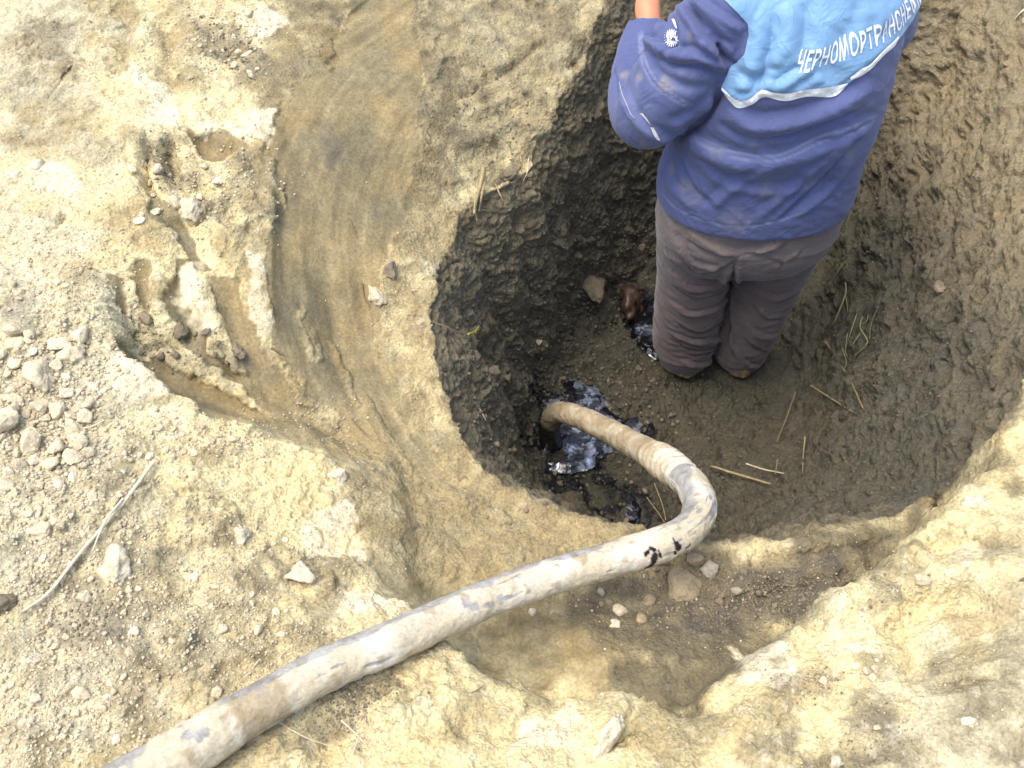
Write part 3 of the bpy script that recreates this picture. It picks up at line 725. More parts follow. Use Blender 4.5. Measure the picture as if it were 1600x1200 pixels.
# ------------------------------------------------------------------ materials of the loose things
def mud_mat(name, base, alt, scale=60, rough=0.95, bumpd=0.003, objrand=False):
    m, nt, p = new_mat(name)
    tc = nd(nt, "ShaderNodeNewGeometry").outputs["Position"]
    n1 = noise_n(nt, tc, scale, 5, 0.6); n2 = noise_n(nt, tc, scale * 5, 4, 0.6)
    c = mixc(nt, ramp(nt, n1.outputs[0], [(0.38, 0.0), (0.62, 1.0)]).outputs[0], base, alt)
    c = mixc(nt, 1.0, c, ramp(nt, n2.outputs[0], [(0.3, 0.75), (0.7, 1.2)]).outputs[0], 'MULTIPLY')
    if objrand:
        oi = nd(nt, "ShaderNodeObjectInfo")
        c = mixc(nt, 1.0, c, ramp(nt, oi.outputs["Random"], [(0.0, (.78, .76, .72)), (0.35, (.95, .93, .9)), (0.75, (1.0, .98, .93)), (1.0, (1.2, 1.2, 1.2))]).outputs[0], 'MULTIPLY')
    nt.links.new(c, p.inputs["Base Color"]); p.inputs["Roughness"].default_value = rough
    p.inputs["Specular IOR Level"].default_value = 0.3
    b1 = bump(nt, n1.outputs[0], 0.8, bumpd * 1.5); b2 = bump(nt, n2.outputs[0], 0.8, bumpd * 0.6, b1)
    nt.links.new(b2, p.inputs["Normal"])
    return m
M_CLOD = mud_mat("dry_clod", (.62, .545, .385), (.52, .455, .32), 50, objrand=True)
M_CLODW = mud_mat("pale_stone", (.60, .54, .40), (.48, .42, .29), 40, bumpd=0.005)
M_CLODD = mud_mat("damp_clod", (.17, .145, .10), (.24, .20, .135), 50, objrand=True)
M_STONE = mud_mat("brown_stone", (.25, .20, .125), (.33, .27, .17), 30)
M_GSTONE = mud_mat("grey_stone", (.27, .25, .19), (.33, .30, .22), 30)
M_STRAW = mud_mat("straw", (.37, .30, .155), (.27, .215, .115), 90, 0.7, 0.0006)
M_STRAWP = mud_mat("pale_straw", (.68, .61, .45), (.55, .48, .33), 90, 0.7, 0.0006)
M_GREEN = mud_mat("green_stem", (.24, .235, .11), (.18, .18, .09), 90, 0.6, 0.0005)
M_YELLOW = mud_mat("yellow_shoot", (.62, .58, .06), (.50, .50, .05), 90, 0.5, 0.0005)
M_TWIG = mud_mat("dark_twig", (.17, .125, .075), (.22, .17, .10), 90, 0.8, 0.0006)

def tar_material(name="tar", th=0.50):
    m, nt, p = new_mat(name)
    tc = nd(nt, "ShaderNodeNewGeometry").outputs["Position"]
    n = noise_n(nt, tc, 45, 4, 0.6)
    sky_glint = ramp(nt, noise_n(nt, tc, 24, 4, 0.65).outputs[0], [(th - 0.01, 0.0), (th + 0.13, 0.75)])  # film: blue-grey metallic patches painted in for reflected sky highlights
    nt.links.new(mixc(nt, sky_glint.outputs[0], (.006, .006, .008), (.55, .62, .74)), p.inputs["Base Color"])
    nt.links.new(sky_glint.outputs[0], p.inputs["Metallic"])
    p.inputs["Roughness"].default_value = 0.10
    p.inputs["Specular IOR Level"].default_value = 0.6
    p.inputs["IOR"].default_value = 1.55
    nt.links.new(bump(nt, n.outputs[0], 0.3, 0.010), p.inputs["Normal"])
    return m
M_TAR = tar_material(); M_TARB = tar_material("tar_black", 0.56)

# ------------------------------------------------------------------ clod meshes
def ico(sub):
    bm = bmesh.new(); bmesh.ops.create_icosphere(bm, subdivisions=sub, radius=1.0)
    V = np.array([v.co[:] for v in bm.verts]); F = np.array([[v.index for v in f.verts] for f in bm.faces]); bm.free()
    return V, F
ICO1, ICO2, ICO3, ICO4 = ico(1), ico(2), ico(3), ico(4)

def chunk(seed, base, facets=9, rough=0.10, sq=(1, .8, .65)):
    """an irregular broken lump: sphere cut by random planes, roughened"""
    r = np.random.default_rng(seed); V, F = base; V = V.copy()
    n = r.normal(size=(facets, 3)); n /= np.linalg.norm(n, axis=1)[:, None]; h = r.uniform(0.42, 0.82, facets)
    lim = np.ones(len(V))
    for k in range(facets):
        c = V @ n[k]
        lim = np.minimum(lim, np.where(c > 1e-3, h[k] / np.maximum(c, 1e-3), 9))
    lim = lim * (1 + rough * perlin(V, 0.55, seed % 40) + rough * 0.6 * perlin(V, 0.25, seed % 37))
    return V * lim[:, None] * np.array(sq), F
CHUNKS = []
for k in range(14):
    V, F = chunk(100 + k, ICO3, 8, 0.13, (1, rng.uniform(.7, .95), rng.uniform(.55, .8)))
    CHUNKS.append(mesh_np("clod", V, F, False, None, M_CLOD))
CHUNKS_P = []
for k in range(4):
    V, F = chunk(140 + k, ICO3, 9, 0.10, (1, .8, .6)); CHUNKS_P.append(mesh_np("pale_clod", V, F, True, None, M_CLODW))
CHUNKS_D = []
for k in range(6):
    V, F = chunk(160 + k, ICO3, 9, 0.12, (1, .8, .65)); CHUNKS_D.append(mesh_np("damp_clod", V, F, True, None, M_CLODD))

def rest(o, P, N, r, sink=0.35, rz=None):
    o.location = P + np.array([0, 0, 1]) * r * (0.6 - sink)
    o.rotation_euler = (rng.uniform(-.4, .4), rng.uniform(-.4, .4), rng.uniform(0, 6.28) if rz is None else rz)

# prominent single lumps and stones: px, py, half size in px, kind, label
singles = [
    (62, 592, 27, 'c', "clod", "largest rounded clod in the crumbly heap at the left edge"),
    (110, 560, 21, 'c', "clod", "pale clod overhanging the small dark hollow in the left heap"),
    (145, 602, 16, 'w', "stone", "tan slab-like stone lying on the right side of the left heap"),
    (64, 833, 20, 'c', "clod", "squarish clod lying alone below the left heap beside a small round one"),
    (84, 817, 9, 'c', "clod", "small round clod touching the squarish clod below the left heap"),
    (174, 886, 33, 'w', "clod", "large pale clod with the split straw stalk end lying on it"),
    (131, 932, 13, 'w', "stone", "smooth pale pebble just left of the damp soil patch, below the large pale clod"),
    (374, 838, 24, 'w', "stone", "half buried whitish lump between the long claw cut and the hose"),
    (470, 898, 27, 'w', "stone", "half buried whitish lump nearest the hose, left of the scoop"),
    (207, 990, 12, 'c', "clod", "pale oval clod right of the damp patch, lower left"),
    (346, 983, 10, 'c', "clod", "upper round clod on open soil above the hose"),
    (402, 986, 10, 'c', "clod", "round clod beside the short dead twig, above the hose"),
    (340, 1078, 14, 'c', "clod", "buff clod lying right against the upper side of the hose"),
    (50, 1030, 18, 'w', "stone", "bright pale stone in the gravelly soil at the far lower left"),
    (38, 1128, 14, 'w', "stone", "bright pale stone near the lower left corner"),
    (166, 1092, 9, 'w', "stone", "small white pebble on brown soil above the hose, lower left"),
    (130, 1085, 14, 'c', "clod", "brownish clod next to the small white pebble, lower left"),
    (10, 945, 22, 'd', "clod", "dusky clod cut by the left edge beside the long straw stalk"),
    (525, 745, 17, 'w', "stone", "pale lump at the lower end of the long claw cut"),
    (300, 905, 12, 'w', "stone", "white crumb lump beside the dark soil patch left of centre"),
    (1070, 912, 30, 's', "stone", "large orange brown cobble under the bend of the hose"),
    (1104, 892, 17, 'g', "stone", "grey rounded stone to the right of the orange brown cobble"),
    (1036, 876, 13, 's', "stone", "small round brown stone tucked under the hose"),
    (1088, 872, 18, 's', "stone", "rough brown stone against the hose above the grey stone"),
    (1012, 938, 13, 's', "stone", "upright tan stone on the shelf left of the orange brown cobble"),
    (970, 953, 14, 'c', "clod", "crumbly tan clod on the shelf just above the white flake"),
    (962, 976, 12, 'w', "stone", "white flake of stone lying on the shelf below the hose"),
    (938, 926, 8, 'g', "stone", "upper grey pebble on the shelf close below the hose"),
    (952, 940, 7, 's', "stone", "tan pebble on the shelf under the upper grey pebble"),
    (940, 945, 7, 's', "stone", "dull brown pebble left of the tan pebble on the shelf"),
    (1004, 966, 11, 's', "stone", "pinkish brown clod at the edge of the dark soil on the shelf"),
    (834, 957, 9, 'w', "stone", "small white chip in the smooth scoop just under the hose"),
    (842, 534, 8, 'w', "stone", "single pale pebble on the dark pit floor"),
    (768, 584, 15, 'gd', "stone", "dull grey stone embedded in the pit floor at the foot of the left wall"),
    (925, 452, 30, 'gd', "stone", "broad flat grey stone embedded in the pit floor below the back wall"),
    (791, 591, 11, 'gd', "stone", "brownish stone right of the dull grey stone in the pit floor"),
    (1152, 925, 10, 'g', "stone", "grey lump on the dark soil right of the cobbles"),
    (1530, 785, 24, 'w', "stone", "flat pale stone set in the crest of the right mound"),
    (1516, 1128, 13, 'w', "stone", "white stone in the greyish soil at the lower right"),
    (1306, 1190, 12, 'w', "stone", "white stone by the bottom edge, right of the damp patch"),
    (277, 320, 15, 'c', "clod", "knobbly pale clod hanging at the lower end of the dark broken hollow, upper left"),
    (245, 265, 12, 'c', "clod", "upright pale clod inside the dark broken hollow, upper left"),
    (300, 330, 24, 'c', "clod", "wide yellowish clod just right of the knobbly one, upper left"),
    (372, 550, 17, 'd', "clod", "dark boxy clod stuck at the end of the broad tooth groove"),
    (280, 520, 18, 'd', "clod", "dark grey clod above the long claw cut"),
    (230, 500, 14, 'd', "clod", "dark grey clod nearest the start of the long claw cut"),
    (60, 258, 12, 'w', "stone", "bright white chip under the smooth patch near the left edge"),
    (390, 22, 9, 'w', "stone", "pale pebble in the grey broken soil at the top"),
    (385, 85, 10, 'w', "stone", "white crumb below the grey broken soil at the top"),
    (610, 425, 17, 'd', "clod", "dark blackened clod sitting in the bright crest left of the pit"),
    (590, 462, 19, 'c', "clod", "pale clod with a curved crack on the bright crest left of the pit"),
    (795, 268, 22, 'p', "clod", "earth lump jutting from the left back wall beside the straw"),
    (775, 290, 16, 'p', "clod", "smaller earth lump just under the one jutting beside the straw"),
    (807, 355, 14, 'p', "clod", "grey round lump in the left back wall of the pit"),
    (997, 390, 13, 'p', "clod", "round flattened lump low on the back wall close to the trousers"),
    (902, 395, 11, 'p', "clod", "small lump on the lower back wall left of the round flattened one"),
    (1470, 450, 16, 'p', "clod", "blunt lump in the right wall of the pit"),
    (1440, 905, 14, 'c', "clod", "crumb at the edge of the dark patch on the right mound"),
    (950, 1150, 30, 'w', "stone", "pale wedge shaped slab standing in the bank at the bottom edge"),
]
kinds = {'c': (M_CLOD, CHUNKS), 'w': (M_CLODW, CHUNKS_P), 'd': (M_CLODD, CHUNKS_D), 's': (M_STONE, None), 'g': (M_GSTONE, None), 'gd': (M_CLODD, None), 'p': (M_CLODD, None)}
PS, NS = on_px([s[0] for s in singles], [s[1] for s in singles])
occupied = []
for k, (px, py, hs, kd, nm, lab) in enumerate(singles):
    P, N = PS[k], NS[k]
    dist = np.linalg.norm(P - np.array([0, 0, CAMZ])); r = hs / FOC * dist * 1.04
    mat = kinds[kd][0]
    V, F = chunk(300 + k, ICO4 if hs > 15 else ICO3, 9 if kd != 's' else 6, 0.24 if kd not in 'sg' else 0.13, (1, .85, .62))
    if px == 145: V = V * np.array([1.1, .5, .6])
    if px == 950: V = V * np.array([1.5, .55, .8])
    if px == 62: V = V * np.array([.95, 1.25, 1])
    if px == 1070: V = V * np.array([.85, 1.35, 1.0])
    V = V * r
    me = mesh_np(nm, V, F, True, None, mat)
    cat = "stone" if nm == "stone" else "clod"
    o = link(nm, me, label=lab, cat=cat)
    rz = {145: -0.7, 950: 0.9, 62: -0.6, 1070: -0.35}.get(px)
    rest(o, P, N, r, {'p': 0.7, 'w': 0.65}.get(kd, 0.45), rz)
    if px == 950: o.rotation_euler = (0.2, -0.3, 0.95)
    occupied.append((P[0], P[1], r))

# countable loose clods, area by area (centre px, spread px, how many, half size px range, kind, label, group)
areas = [
    ((70, 640), (75, 130), 150, (8, 25), 'c', "clod of the crumbly left edge heap", "clods of the crumbly heap at the left edge"),
    ((70, 480), (80, 40), 20, (4, 8), 'c', "clod on the soil above the left heap", "small clods above the left heap"),
    ((110, 900), (100, 130), 44, (5, 10), 'c', "clod on the soil round the straw stalk", "clods along the straw stalk"),
    ((330, 950), (140, 110), 36, (4, 8), 'c', "clod on the open soil above the hose", "clods on the open soil above the hose"),
    ((90, 1110), (100, 80), 26, (5, 12), 'c', "clod in the lower left corner soil", "clods at the lower left corner"),
    ((300, 690), (120, 40), 18, (5, 10), 'c', "pale clod along the claw cut edge", "clods along the claw cut edge"),
    ((1370, 1060), (170, 110), 18, (4, 8), 'c', "clod on the lower right mound", "clods on the lower right mound"),
    ((275, 290), (70, 70), 18, (5, 12), 'c', "clod in the broken hollow", "clods of the broken hollow, upper left"),
    ((260, 535), (95, 28), 16, (5, 11), 'd', "dark clod above the long claw cut", "dark clods above the long claw cut"),
    ((350, 75), (60, 55), 18, (4, 9), 'c', "clod in the broken soil at the top", "clods in the broken soil at the top"),
    ((1130, 930), (120, 40), 14, (4, 9), 'd', "dark clod on the dark shelf soil", "dark clods on the dark shelf soil"),
    ((880, 700), (130, 120), 26, (4, 8), 'd', "dark clod on the pit floor", "dark clods on the pit floor"),
]
for (cx, cy), (sx, sy), n, (h0, h1), kd, lab, grp in areas:
    qx = cx + rng.uniform(-1, 1, n) * sx; qy = cy + rng.uniform(-1, 1, n) * sy
    qx = np.clip(qx, -10, 1620); qy = np.clip(qy, -10, 1215)
    P, N = on_px(qx, qy, 1)
    hs = h0 + (h1 - h0) * rng.random(n) ** 2.2
    made = []
    for k in range(n):
        r = hs[k] / FOC * np.linalg.norm(P[k] - np.array([0, 0, CAMZ]))
        if any((P[k, 0] - a) ** 2 + (P[k, 1] - b) ** 2 < (0.6 * (r + c)) ** 2 for a, b, c in occupied): continue
        occupied.append((P[k, 0], P[k, 1], r))
        o = link("clod", (CHUNKS if kd == 'c' else CHUNKS_D)[rng.integers(0, len(CHUNKS) if kd == 'c' else len(CHUNKS_D))], label=lab, cat="clod", group=grp)
        rest(o, P[k], N[k], r, 0.35); o.scale = (r, r, r)
        made.append((o, qx[k], qy[k], hs[k]))
    # name each of the larger ones by its size within its corner of the patch
    cells = {}
    for m_ in made:
        v_ = "upper" if m_[2] < cy - sy * 0.33 else "lower" if m_[2] > cy + sy * 0.33 else "middle"
        h_ = "left" if m_[1] < cx - sx * 0.25 else "right" if m_[1] > cx + sx * 0.25 else "central"
        cells.setdefault((v_, h_), []).append(m_)
    words = ["largest", "second largest", "third largest", "fourth largest"]
    for (v_, h_), ms in cells.items():
        for q_, m_ in enumerate(sorted(ms, key=lambda t_: -t_[3])):
            where = "%s %s part" % (v_, h_) if h_ != "central" else "%s part" % v_
            size_ = words[q_] if q_ < 4 else "small"
            m_[0]["label"] = "%s %s, %s" % (size_, lab, where)

# gravel and crumbs nobody could count: joined
def crumbs(name, spots, mat, base, seed, on=None):
    """spots: list of (centre px, spread px, n, half size px range)"""
    r_ = np.random.default_rng(seed)
    Vb = [chunk(500 + seed + k, base, 7, 0.12, (1, .85, .7))[0] for k in range(6)]; F = base[1]
    QX, QY, HS = [], [], []
    for (cx, cy), (sx, sy), n, (h0, h1) in spots:
        g = r_.normal(size=(n, 2)) * 0.5
        QX.append(cx + g[:, 0] * sx); QY.append(cy + g[:, 1] * sy); HS.append(h0 + (h1 - h0) * r_.random(n) ** 2.5)
    QX, QY, HS = map(np.concatenate, (QX, QY, HS))
    ok = (QX > -30) & (QX < 1630) & (QY > -30) & (QY < 1230); QX, QY, HS = QX[ok], QY[ok], HS[ok]
    B = cast(HBs, QX, QY); P, _, _, N = surface(B[:, 0], B[:, 1])
    if on is not None:
        kq = r_.random(len(P)) < samp(on, B[:, 0], B[:, 1]); P, N, HS = P[kq], N[kq], HS[kq]
    R = HS / FOC * np.linalg.norm(P - np.array([0, 0, CAMZ]), axis=1)
    out = []
    th = r_.uniform(0, 6.28, len(P)); ph = r_.uniform(-.6, .6, len(P))
    for k in range(len(P)):
        v = Vb[k % 6]; c, s = math.cos(th[k]), math.sin(th[k]); c2, s2 = math.cos(ph[k]), math.sin(ph[k])
        x, y, z = v[:, 0], v[:, 1] * c2 - v[:, 2] * s2, v[:, 1] * s2 + v[:, 2] * c2
        w = np.stack([x * c - y * s, x * s + y * c, z], 1) * R[k] + P[k] + N[k] * R[k] * 0.2
        out.append(w)
    V = np.concatenate(out); FF = (F[None] + (np.arange(len(P)) * len(Vb[0]))[:, None, None]).reshape(-1, 3)
    tone = np.repeat(r_.random(len(P)), len(Vb[0]))
    return link(name, mesh_np(name, V, FF, True, {"tone": tone}, mat), kind='stuff')

def crumb_mat(name, a, b, c_):
    m, nt, p = new_mat(name)
    t = nd(nt, "ShaderNodeAttribute", attribute_name="tone").outputs["Fac"]
    tc = nd(nt, "ShaderNodeNewGeometry").outputs["Position"]
    col = ramp(nt, t, [(0.0, a), (0.5, b), (1.0, c_)]).outputs[0]
    n = noise_n(nt, tc, 220, 4, 0.6)
    col = mixc(nt, 1.0, col, ramp(nt, n.outputs[0], [(0.3, 0.8), (0.7, 1.15)]).outputs[0], 'MULTIPLY')
    nt.links.new(col, p.inputs["Base Color"]); p.inputs["Roughness"].default_value = 0.95
    nt.links.new(bump(nt, n.outputs[0], 0.8, 0.002), p.inputs["Normal"])
    return m
M_CR = crumb_mat("dry_crumbs", (.36, .30, .20), (.50, .43, .29), (.60, .53, .38))
M_CRD2 = crumb_mat("brown_crumbs", (.14, .12, .08), (.20, .168, .11), (.29, .245, .16))
M_CRD = crumb_mat("damp_crumbs", (.075, .067, .047), (.115, .10, .069), (.19, .162, .108))
crumbs("gravel", [((70, 640), (130, 180), 2600, (1.8, 6)), ((120, 430), (150, 120), 900, (1.2, 3.5)), ((120, 900), (170, 180), 2300, (1.5, 5)), ((360, 940), (200, 170), 2600, (1.2, 4)),
                  ((100, 1120), (180, 130), 1500, (1.5, 5)), ((330, 690), (170, 50), 700, (1.2, 4)), ((480, 660), (110, 50), 350, (1.2, 3)), ((440, 1040), (120, 80), 700, (1.2, 3.5)),
                  ((1320, 1060), (260, 170), 900, (1.2, 3.4)), ((1380, 900), (150, 60), 250, (1.2, 3)), ((330, 290), (110, 90), 500, (1.5, 4)), ((340, 70), (90, 60), 350, (1.5, 4)), ((110, 200), (200, 200), 500, (1, 2.5)),
                  ((620, 450), (70, 120), 260, (1, 3)), ((800, 1150), (300, 70), 500, (1, 2.5)), ((1000, 960), (130, 60), 200, (1.2, 4)), ((560, 1130), (60, 60), 300, (1.2, 3.5))], M_CR, ICO1, 1, np.clip(1 - 0.8 * np.maximum(np.maximum(DAMP, SHELF), PITSOIL) - 0.6 * CUTA, 0, 1))
crumbs("pit_crumbs", [((900, 600), (200, 200), 2600, (1.3, 6)), ((1280, 750), (200, 60), 700, (1.2, 3)), ((1420, 500), (150, 260), 700, (1.2, 3.2)), ((950, 380), (150, 80), 500, (1.5, 4))], M_CRD, ICO1, 2, PITSOIL)
crumbs("damp_crumbs", [((1180, 930), (200, 60), 2200, (1.2, 3.6)), ((560, 1110), (90, 60), 900, (1.5, 3.5)), ((130, 960), (80, 90), 350, (2, 5)), ((260, 520), (120, 50), 350, (1.5, 4)), ((360, 70), (80, 60), 260, (1.5, 4)), ((250, 260), (40, 70), 200, (1.5, 4)),
                       ((1270, 1070), (90, 40), 200, (1.2, 3)), ((1370, 1160), (90, 50), 200, (1.2, 3)), ((1040, 920), (90, 60), 500, (1.2, 3.5)), ((780, 180), (120, 130), 350, (1.2, 3.5))], M_CRD2, ICO1, 3, np.clip(np.maximum(gblur(DAMP, 4), 0.8 * SHELF) * 1.1, 0, 1))

# ------------------------------------------------------------------ hose
hose_px = [(60, 1310, 1.17, 90), (265, 1190, 1.15, 79), (375, 1121, 1.12, 70), (500, 1050, 1.09, 67), (600, 1007, 1.06, 64), (700, 962, 1.02, 60), (800, 920, .985, 57), (900, 890, .955, 56), (1000, 861, .94, 55),
           (1050, 843, .93, 54), (1085, 818, .90, 53), (1094, 788, .86, 52), (1079, 757, .80, 51), (1046, 728, .70, 46), (1000, 700, .57, 42), (950, 673, .45, 38), (905, 652, .36, 35), (877, 645, .30, 34), (861, 655, .24, 34),
           (858, 672, .15, 34), (862, 694, .02, 34), (866, 703, -.12, 34)]
hp = []
for px, py, z, w in hose_px:
    P = at(px, py, z); hp.append([*P, w * np.linalg.norm(P - np.array([0, 0, CAMZ])) / FOC / 2])
HC, HLEN = catmull(hp, 900)
NSG = 120
th_dummy = None
V0, FH, DH, th = tube_np(HC[:, :3], np.ones(900), NSG)
sarr = np.repeat(np.linspace(0, HLEN, 900), NSG); tharr = np.tile(th, 900)
R0 = np.repeat(HC[:, 3], NSG); C0 = np.repeat(HC[:, :3], NSG, 0)
Vs = C0 + DH * R0[:, None]
qx, qy = proj(Vs)
pxs = np.repeat(proj(HC[:, :3])[0], NSG)
# mud crust thickness
n1 = fbm(Vs, 0.05, 3, 71); n2 = perlin(Vs, 0.018, 75); n3 = perlin(Vs, 0.007, 76)
s_bend = HLEN * np.argmin(np.hypot(*(np.stack(proj(HC[:, :3])) - np.array([[1040], [728]])))) / 899
s_top = HLEN * np.argmin(np.hypot(*(np.stack(proj(HC[:, :3])) - np.array([[870], [645]])))) / 899
s_tar = HLEN * np.argmin(np.hypot(*(np.stack(proj(HC[:, :3])) - np.array([[1030], [850]])))) / 899
s_left = HLEN * np.argmin(np.hypot(*(np.stack(proj(HC[:, :3])) - np.array([[400], [1105]])))) / 899
crust = smooth(-0.25, 0.25, n1 + 0.25 * n2 + 0.12)
upface = DH @ np.array([-0.35, 0.25, 0.9]); upface /= np.abs(upface).max()
wa = DH @ np.array([-0.62, 0.55, 0.56])
worn = smooth(0.62, 0.9, wa + 0.30 * fbm(Vs, 0.05, 3, 81)) * smooth(-0.25, 0.25, perlin(Vs, 0.13, 83) + 0.1)
worn = np.maximum(worn, smooth(0.28, 0.42, fbm(Vs, 0.06, 3, 87)) * 0.9) * (sarr < s_bend - 0.05)
st = perlin(np.stack([sarr, tharr * 0.036, 0 * sarr], -1), np.array([0.10, 0.011, 1.0]), 85) + 0.5 * perlin(np.stack([sarr, tharr * 0.036, 0 * sarr], -1), np.array([0.03, 0.006, 1.0]), 86)
worn = np.maximum(worn, smooth(0.30, 0.55, st) * smooth(-0.1, 0.4, DH[:, 2] + 0.3) * (sarr < s_bend - 0.1) * smooth(-0.15, 0.2, fbm(Vs, 0.16, 2, 88)))
crust = crust * (1 - worn)
ribs = np.exp(-((sarr - s_bend) / 0.085) ** 2)
ribs = ribs * (0.5 + 0.5 * np.sin((sarr + 0.006 * np.cos(tharr * 2) + 0.010 * n1) * 2 * np.pi / 0.031))
disp = 0.0020 * crust + 0.0011 * n2 * crust + 0.0006 * n3 + 0.0022 * n1 * crust + 0.0085 * ribs
wav = 0.0016 * perlin(Vs, 0.09, 90)
Vs = C0 + DH * (R0 - 0.0012 + disp + wav)[:, None]
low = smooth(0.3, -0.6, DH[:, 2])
MUD = np.array([.53, .465, .325]); MUDW = np.array([.66, .61, .49]); MUDB = np.array([.34, .265, .155]); RUB = np.array([.27, .29, .32]); RUBD = np.array([.13, .14, .16]); BLK = np.array([.010, .009, .014])
def mixv(a, b, t): return a * (1 - t[:, None]) + b * t[:, None]
n4 = fbm(Vs, 0.035, 3, 95); n5 = fbm(Vs, 0.14, 2, 96)
hc = mixv(np.broadcast_to(MUD, Vs.shape), MUDW, smooth(-0.15, 0.3, n5 + 0.3 * n4) * (sarr < s_bend))
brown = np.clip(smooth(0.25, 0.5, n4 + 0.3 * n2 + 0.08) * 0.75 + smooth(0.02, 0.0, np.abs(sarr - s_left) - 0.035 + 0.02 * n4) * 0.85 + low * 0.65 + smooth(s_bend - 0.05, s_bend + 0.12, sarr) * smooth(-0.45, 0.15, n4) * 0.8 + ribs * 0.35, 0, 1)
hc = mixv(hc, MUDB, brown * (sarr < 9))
streak = smooth(0.25, 0.6, worn) * (sarr < s_bend - 0.12)
hc = mixv(hc, mixv(np.broadcast_to(RUB, Vs.shape), RUBD, smooth(0.0, 0.5, fbm(Vs, 0.02, 2, 98) + 0.3 * worn)), np.clip(streak * 0.62, 0, 1))
fl = smooth(s_top - 0.10, s_top + 0.02, sarr)
hc = mixv(hc, np.array([.15, .125, .075]), fl * 0.8)
tarm = smooth(s_top + 0.02, s_top + 0.055, sarr + 0.02 * n4 + 0.02 * np.cos(tharr))
# tar blotches near the bend: thick smears across the side
def blot(cx, cy, rx, ry, rot):
    dx, dy = qx - cx, qy - cy; c, s = math.cos(rot), math.sin(rot)
    return 1 - np.sqrt(((dx * c + dy * s) / rx) ** 2 + ((-dx * s + dy * c) / ry) ** 2)
vis = smooth(0, 0.2, (DH @ np.array([0, -.57, .82])))
def near_v(a, b): return Vs[np.argmin((qx - a) ** 2 + (qy - b) ** 2 + 1e5 * (vis < .5))]
for pl, wpx in (([(1010, 886), (1016, 882), (1021, 874)], 5.5), ([(1021, 873), (1023, 867)], 4.0), ([(1016, 856), (1022, 859)], 3.2), ([(1028, 861), (1033, 869)], 2.2), ([(1011, 863), (1010, 865)], 3.6), ([(1052, 843), (1054, 846)], 2.6), ([(1057, 850), (1060, 856)], 4.6), ([(1055, 864), (1056, 865)], 2.4), ([(1072, 856), (1078, 850)], 1.6)):
    pv = np.array([near_v(*q) for q in pl]); best = np.full(len(Vs), 1e9)
    for a, b in zip(pv[:-1], pv[1:]):
        e = b - a; t = np.clip(((Vs - a) @ e) / ((e ** 2).sum() + 1e-12), 0, 1)
        best = np.minimum(best, np.linalg.norm(Vs - a - t[:, None] * e, axis=1))
    rad_ = wpx / FOC * 2.05
    tarm = np.maximum(tarm, smooth(1.2, .85, best / rad_ + 0.45 * n2 + 0.5 * n3))
hc = mixv(hc, BLK, tarm)
hc = hc * (0.93 + 0.14 * perlin(Vs, 0.004, 99))[:, None]
Vs = Vs + DH * (0.0012 * tarm * (sarr < s_top))[:, None]
def hose_mat():
    m, nt, p = new_mat("muddy_hose")
    tc = nd(nt, "ShaderNodeNewGeometry").outputs["Position"]
    col = nd(nt, "ShaderNodeAttribute", attribute_name="soil_colour").outputs["Color"]
    wet = nd(nt, "ShaderNodeAttribute", attribute_name="wet").outputs["Fac"]
    n1 = noise_n(nt, tc, 180, 5, 0.6); n2 = noise_n(nt, tc, 600, 3, 0.6)
    c = mixc(nt, 1.0, col, ramp(nt, n1.outputs[0], [(0.3, 0.85), (0.7, 1.12)]).outputs[0], 'MULTIPLY')
    nt.links.new(c, p.inputs["Base Color"])
    rr = nd(nt, "ShaderNodeMapRange"); nt.links.new(wet, rr.inputs[0]); rr.inputs[3].default_value = 0.88; rr.inputs[4].default_value = 0.12
    nt.links.new(rr.outputs[0], p.inputs["Roughness"])
    b1 = bump(nt, n1.outputs[0], 0.5, 0.003); b2 = bump(nt, n2.outputs[0], 0.5, 0.001, b1); nt.links.new(b2, p.inputs["Normal"])
    return m
M_HOSE = hose_mat()
wetv = np.clip(tarm + 0.35 * streak, 0, 1)
fr = FH[:, 0] // NSG
i_wrap0, i_wrap1 = int((s_bend - 0.10) / HLEN * 900), int((s_bend + 0.09) / HLEN * 900)
i_tar = int((s_top + 0.06) / HLEN * 900)
def sub(name, sel, parent=None, **kw):
    F = FH[sel]; u, inv = np.unique(F, return_inverse=True)
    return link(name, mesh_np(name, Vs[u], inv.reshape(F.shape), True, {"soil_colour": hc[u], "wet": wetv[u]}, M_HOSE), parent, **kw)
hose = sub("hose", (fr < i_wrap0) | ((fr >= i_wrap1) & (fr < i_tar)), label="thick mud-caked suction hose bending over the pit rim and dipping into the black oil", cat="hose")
sub("ribbed_wrap", (fr >= i_wrap0) & (fr < i_wrap1), hose, label="ribbed mud-covered wrap just past the bend")
sub("hose_end", fr >= i_tar, hose, label="oil-blackened lower end standing in the puddle")

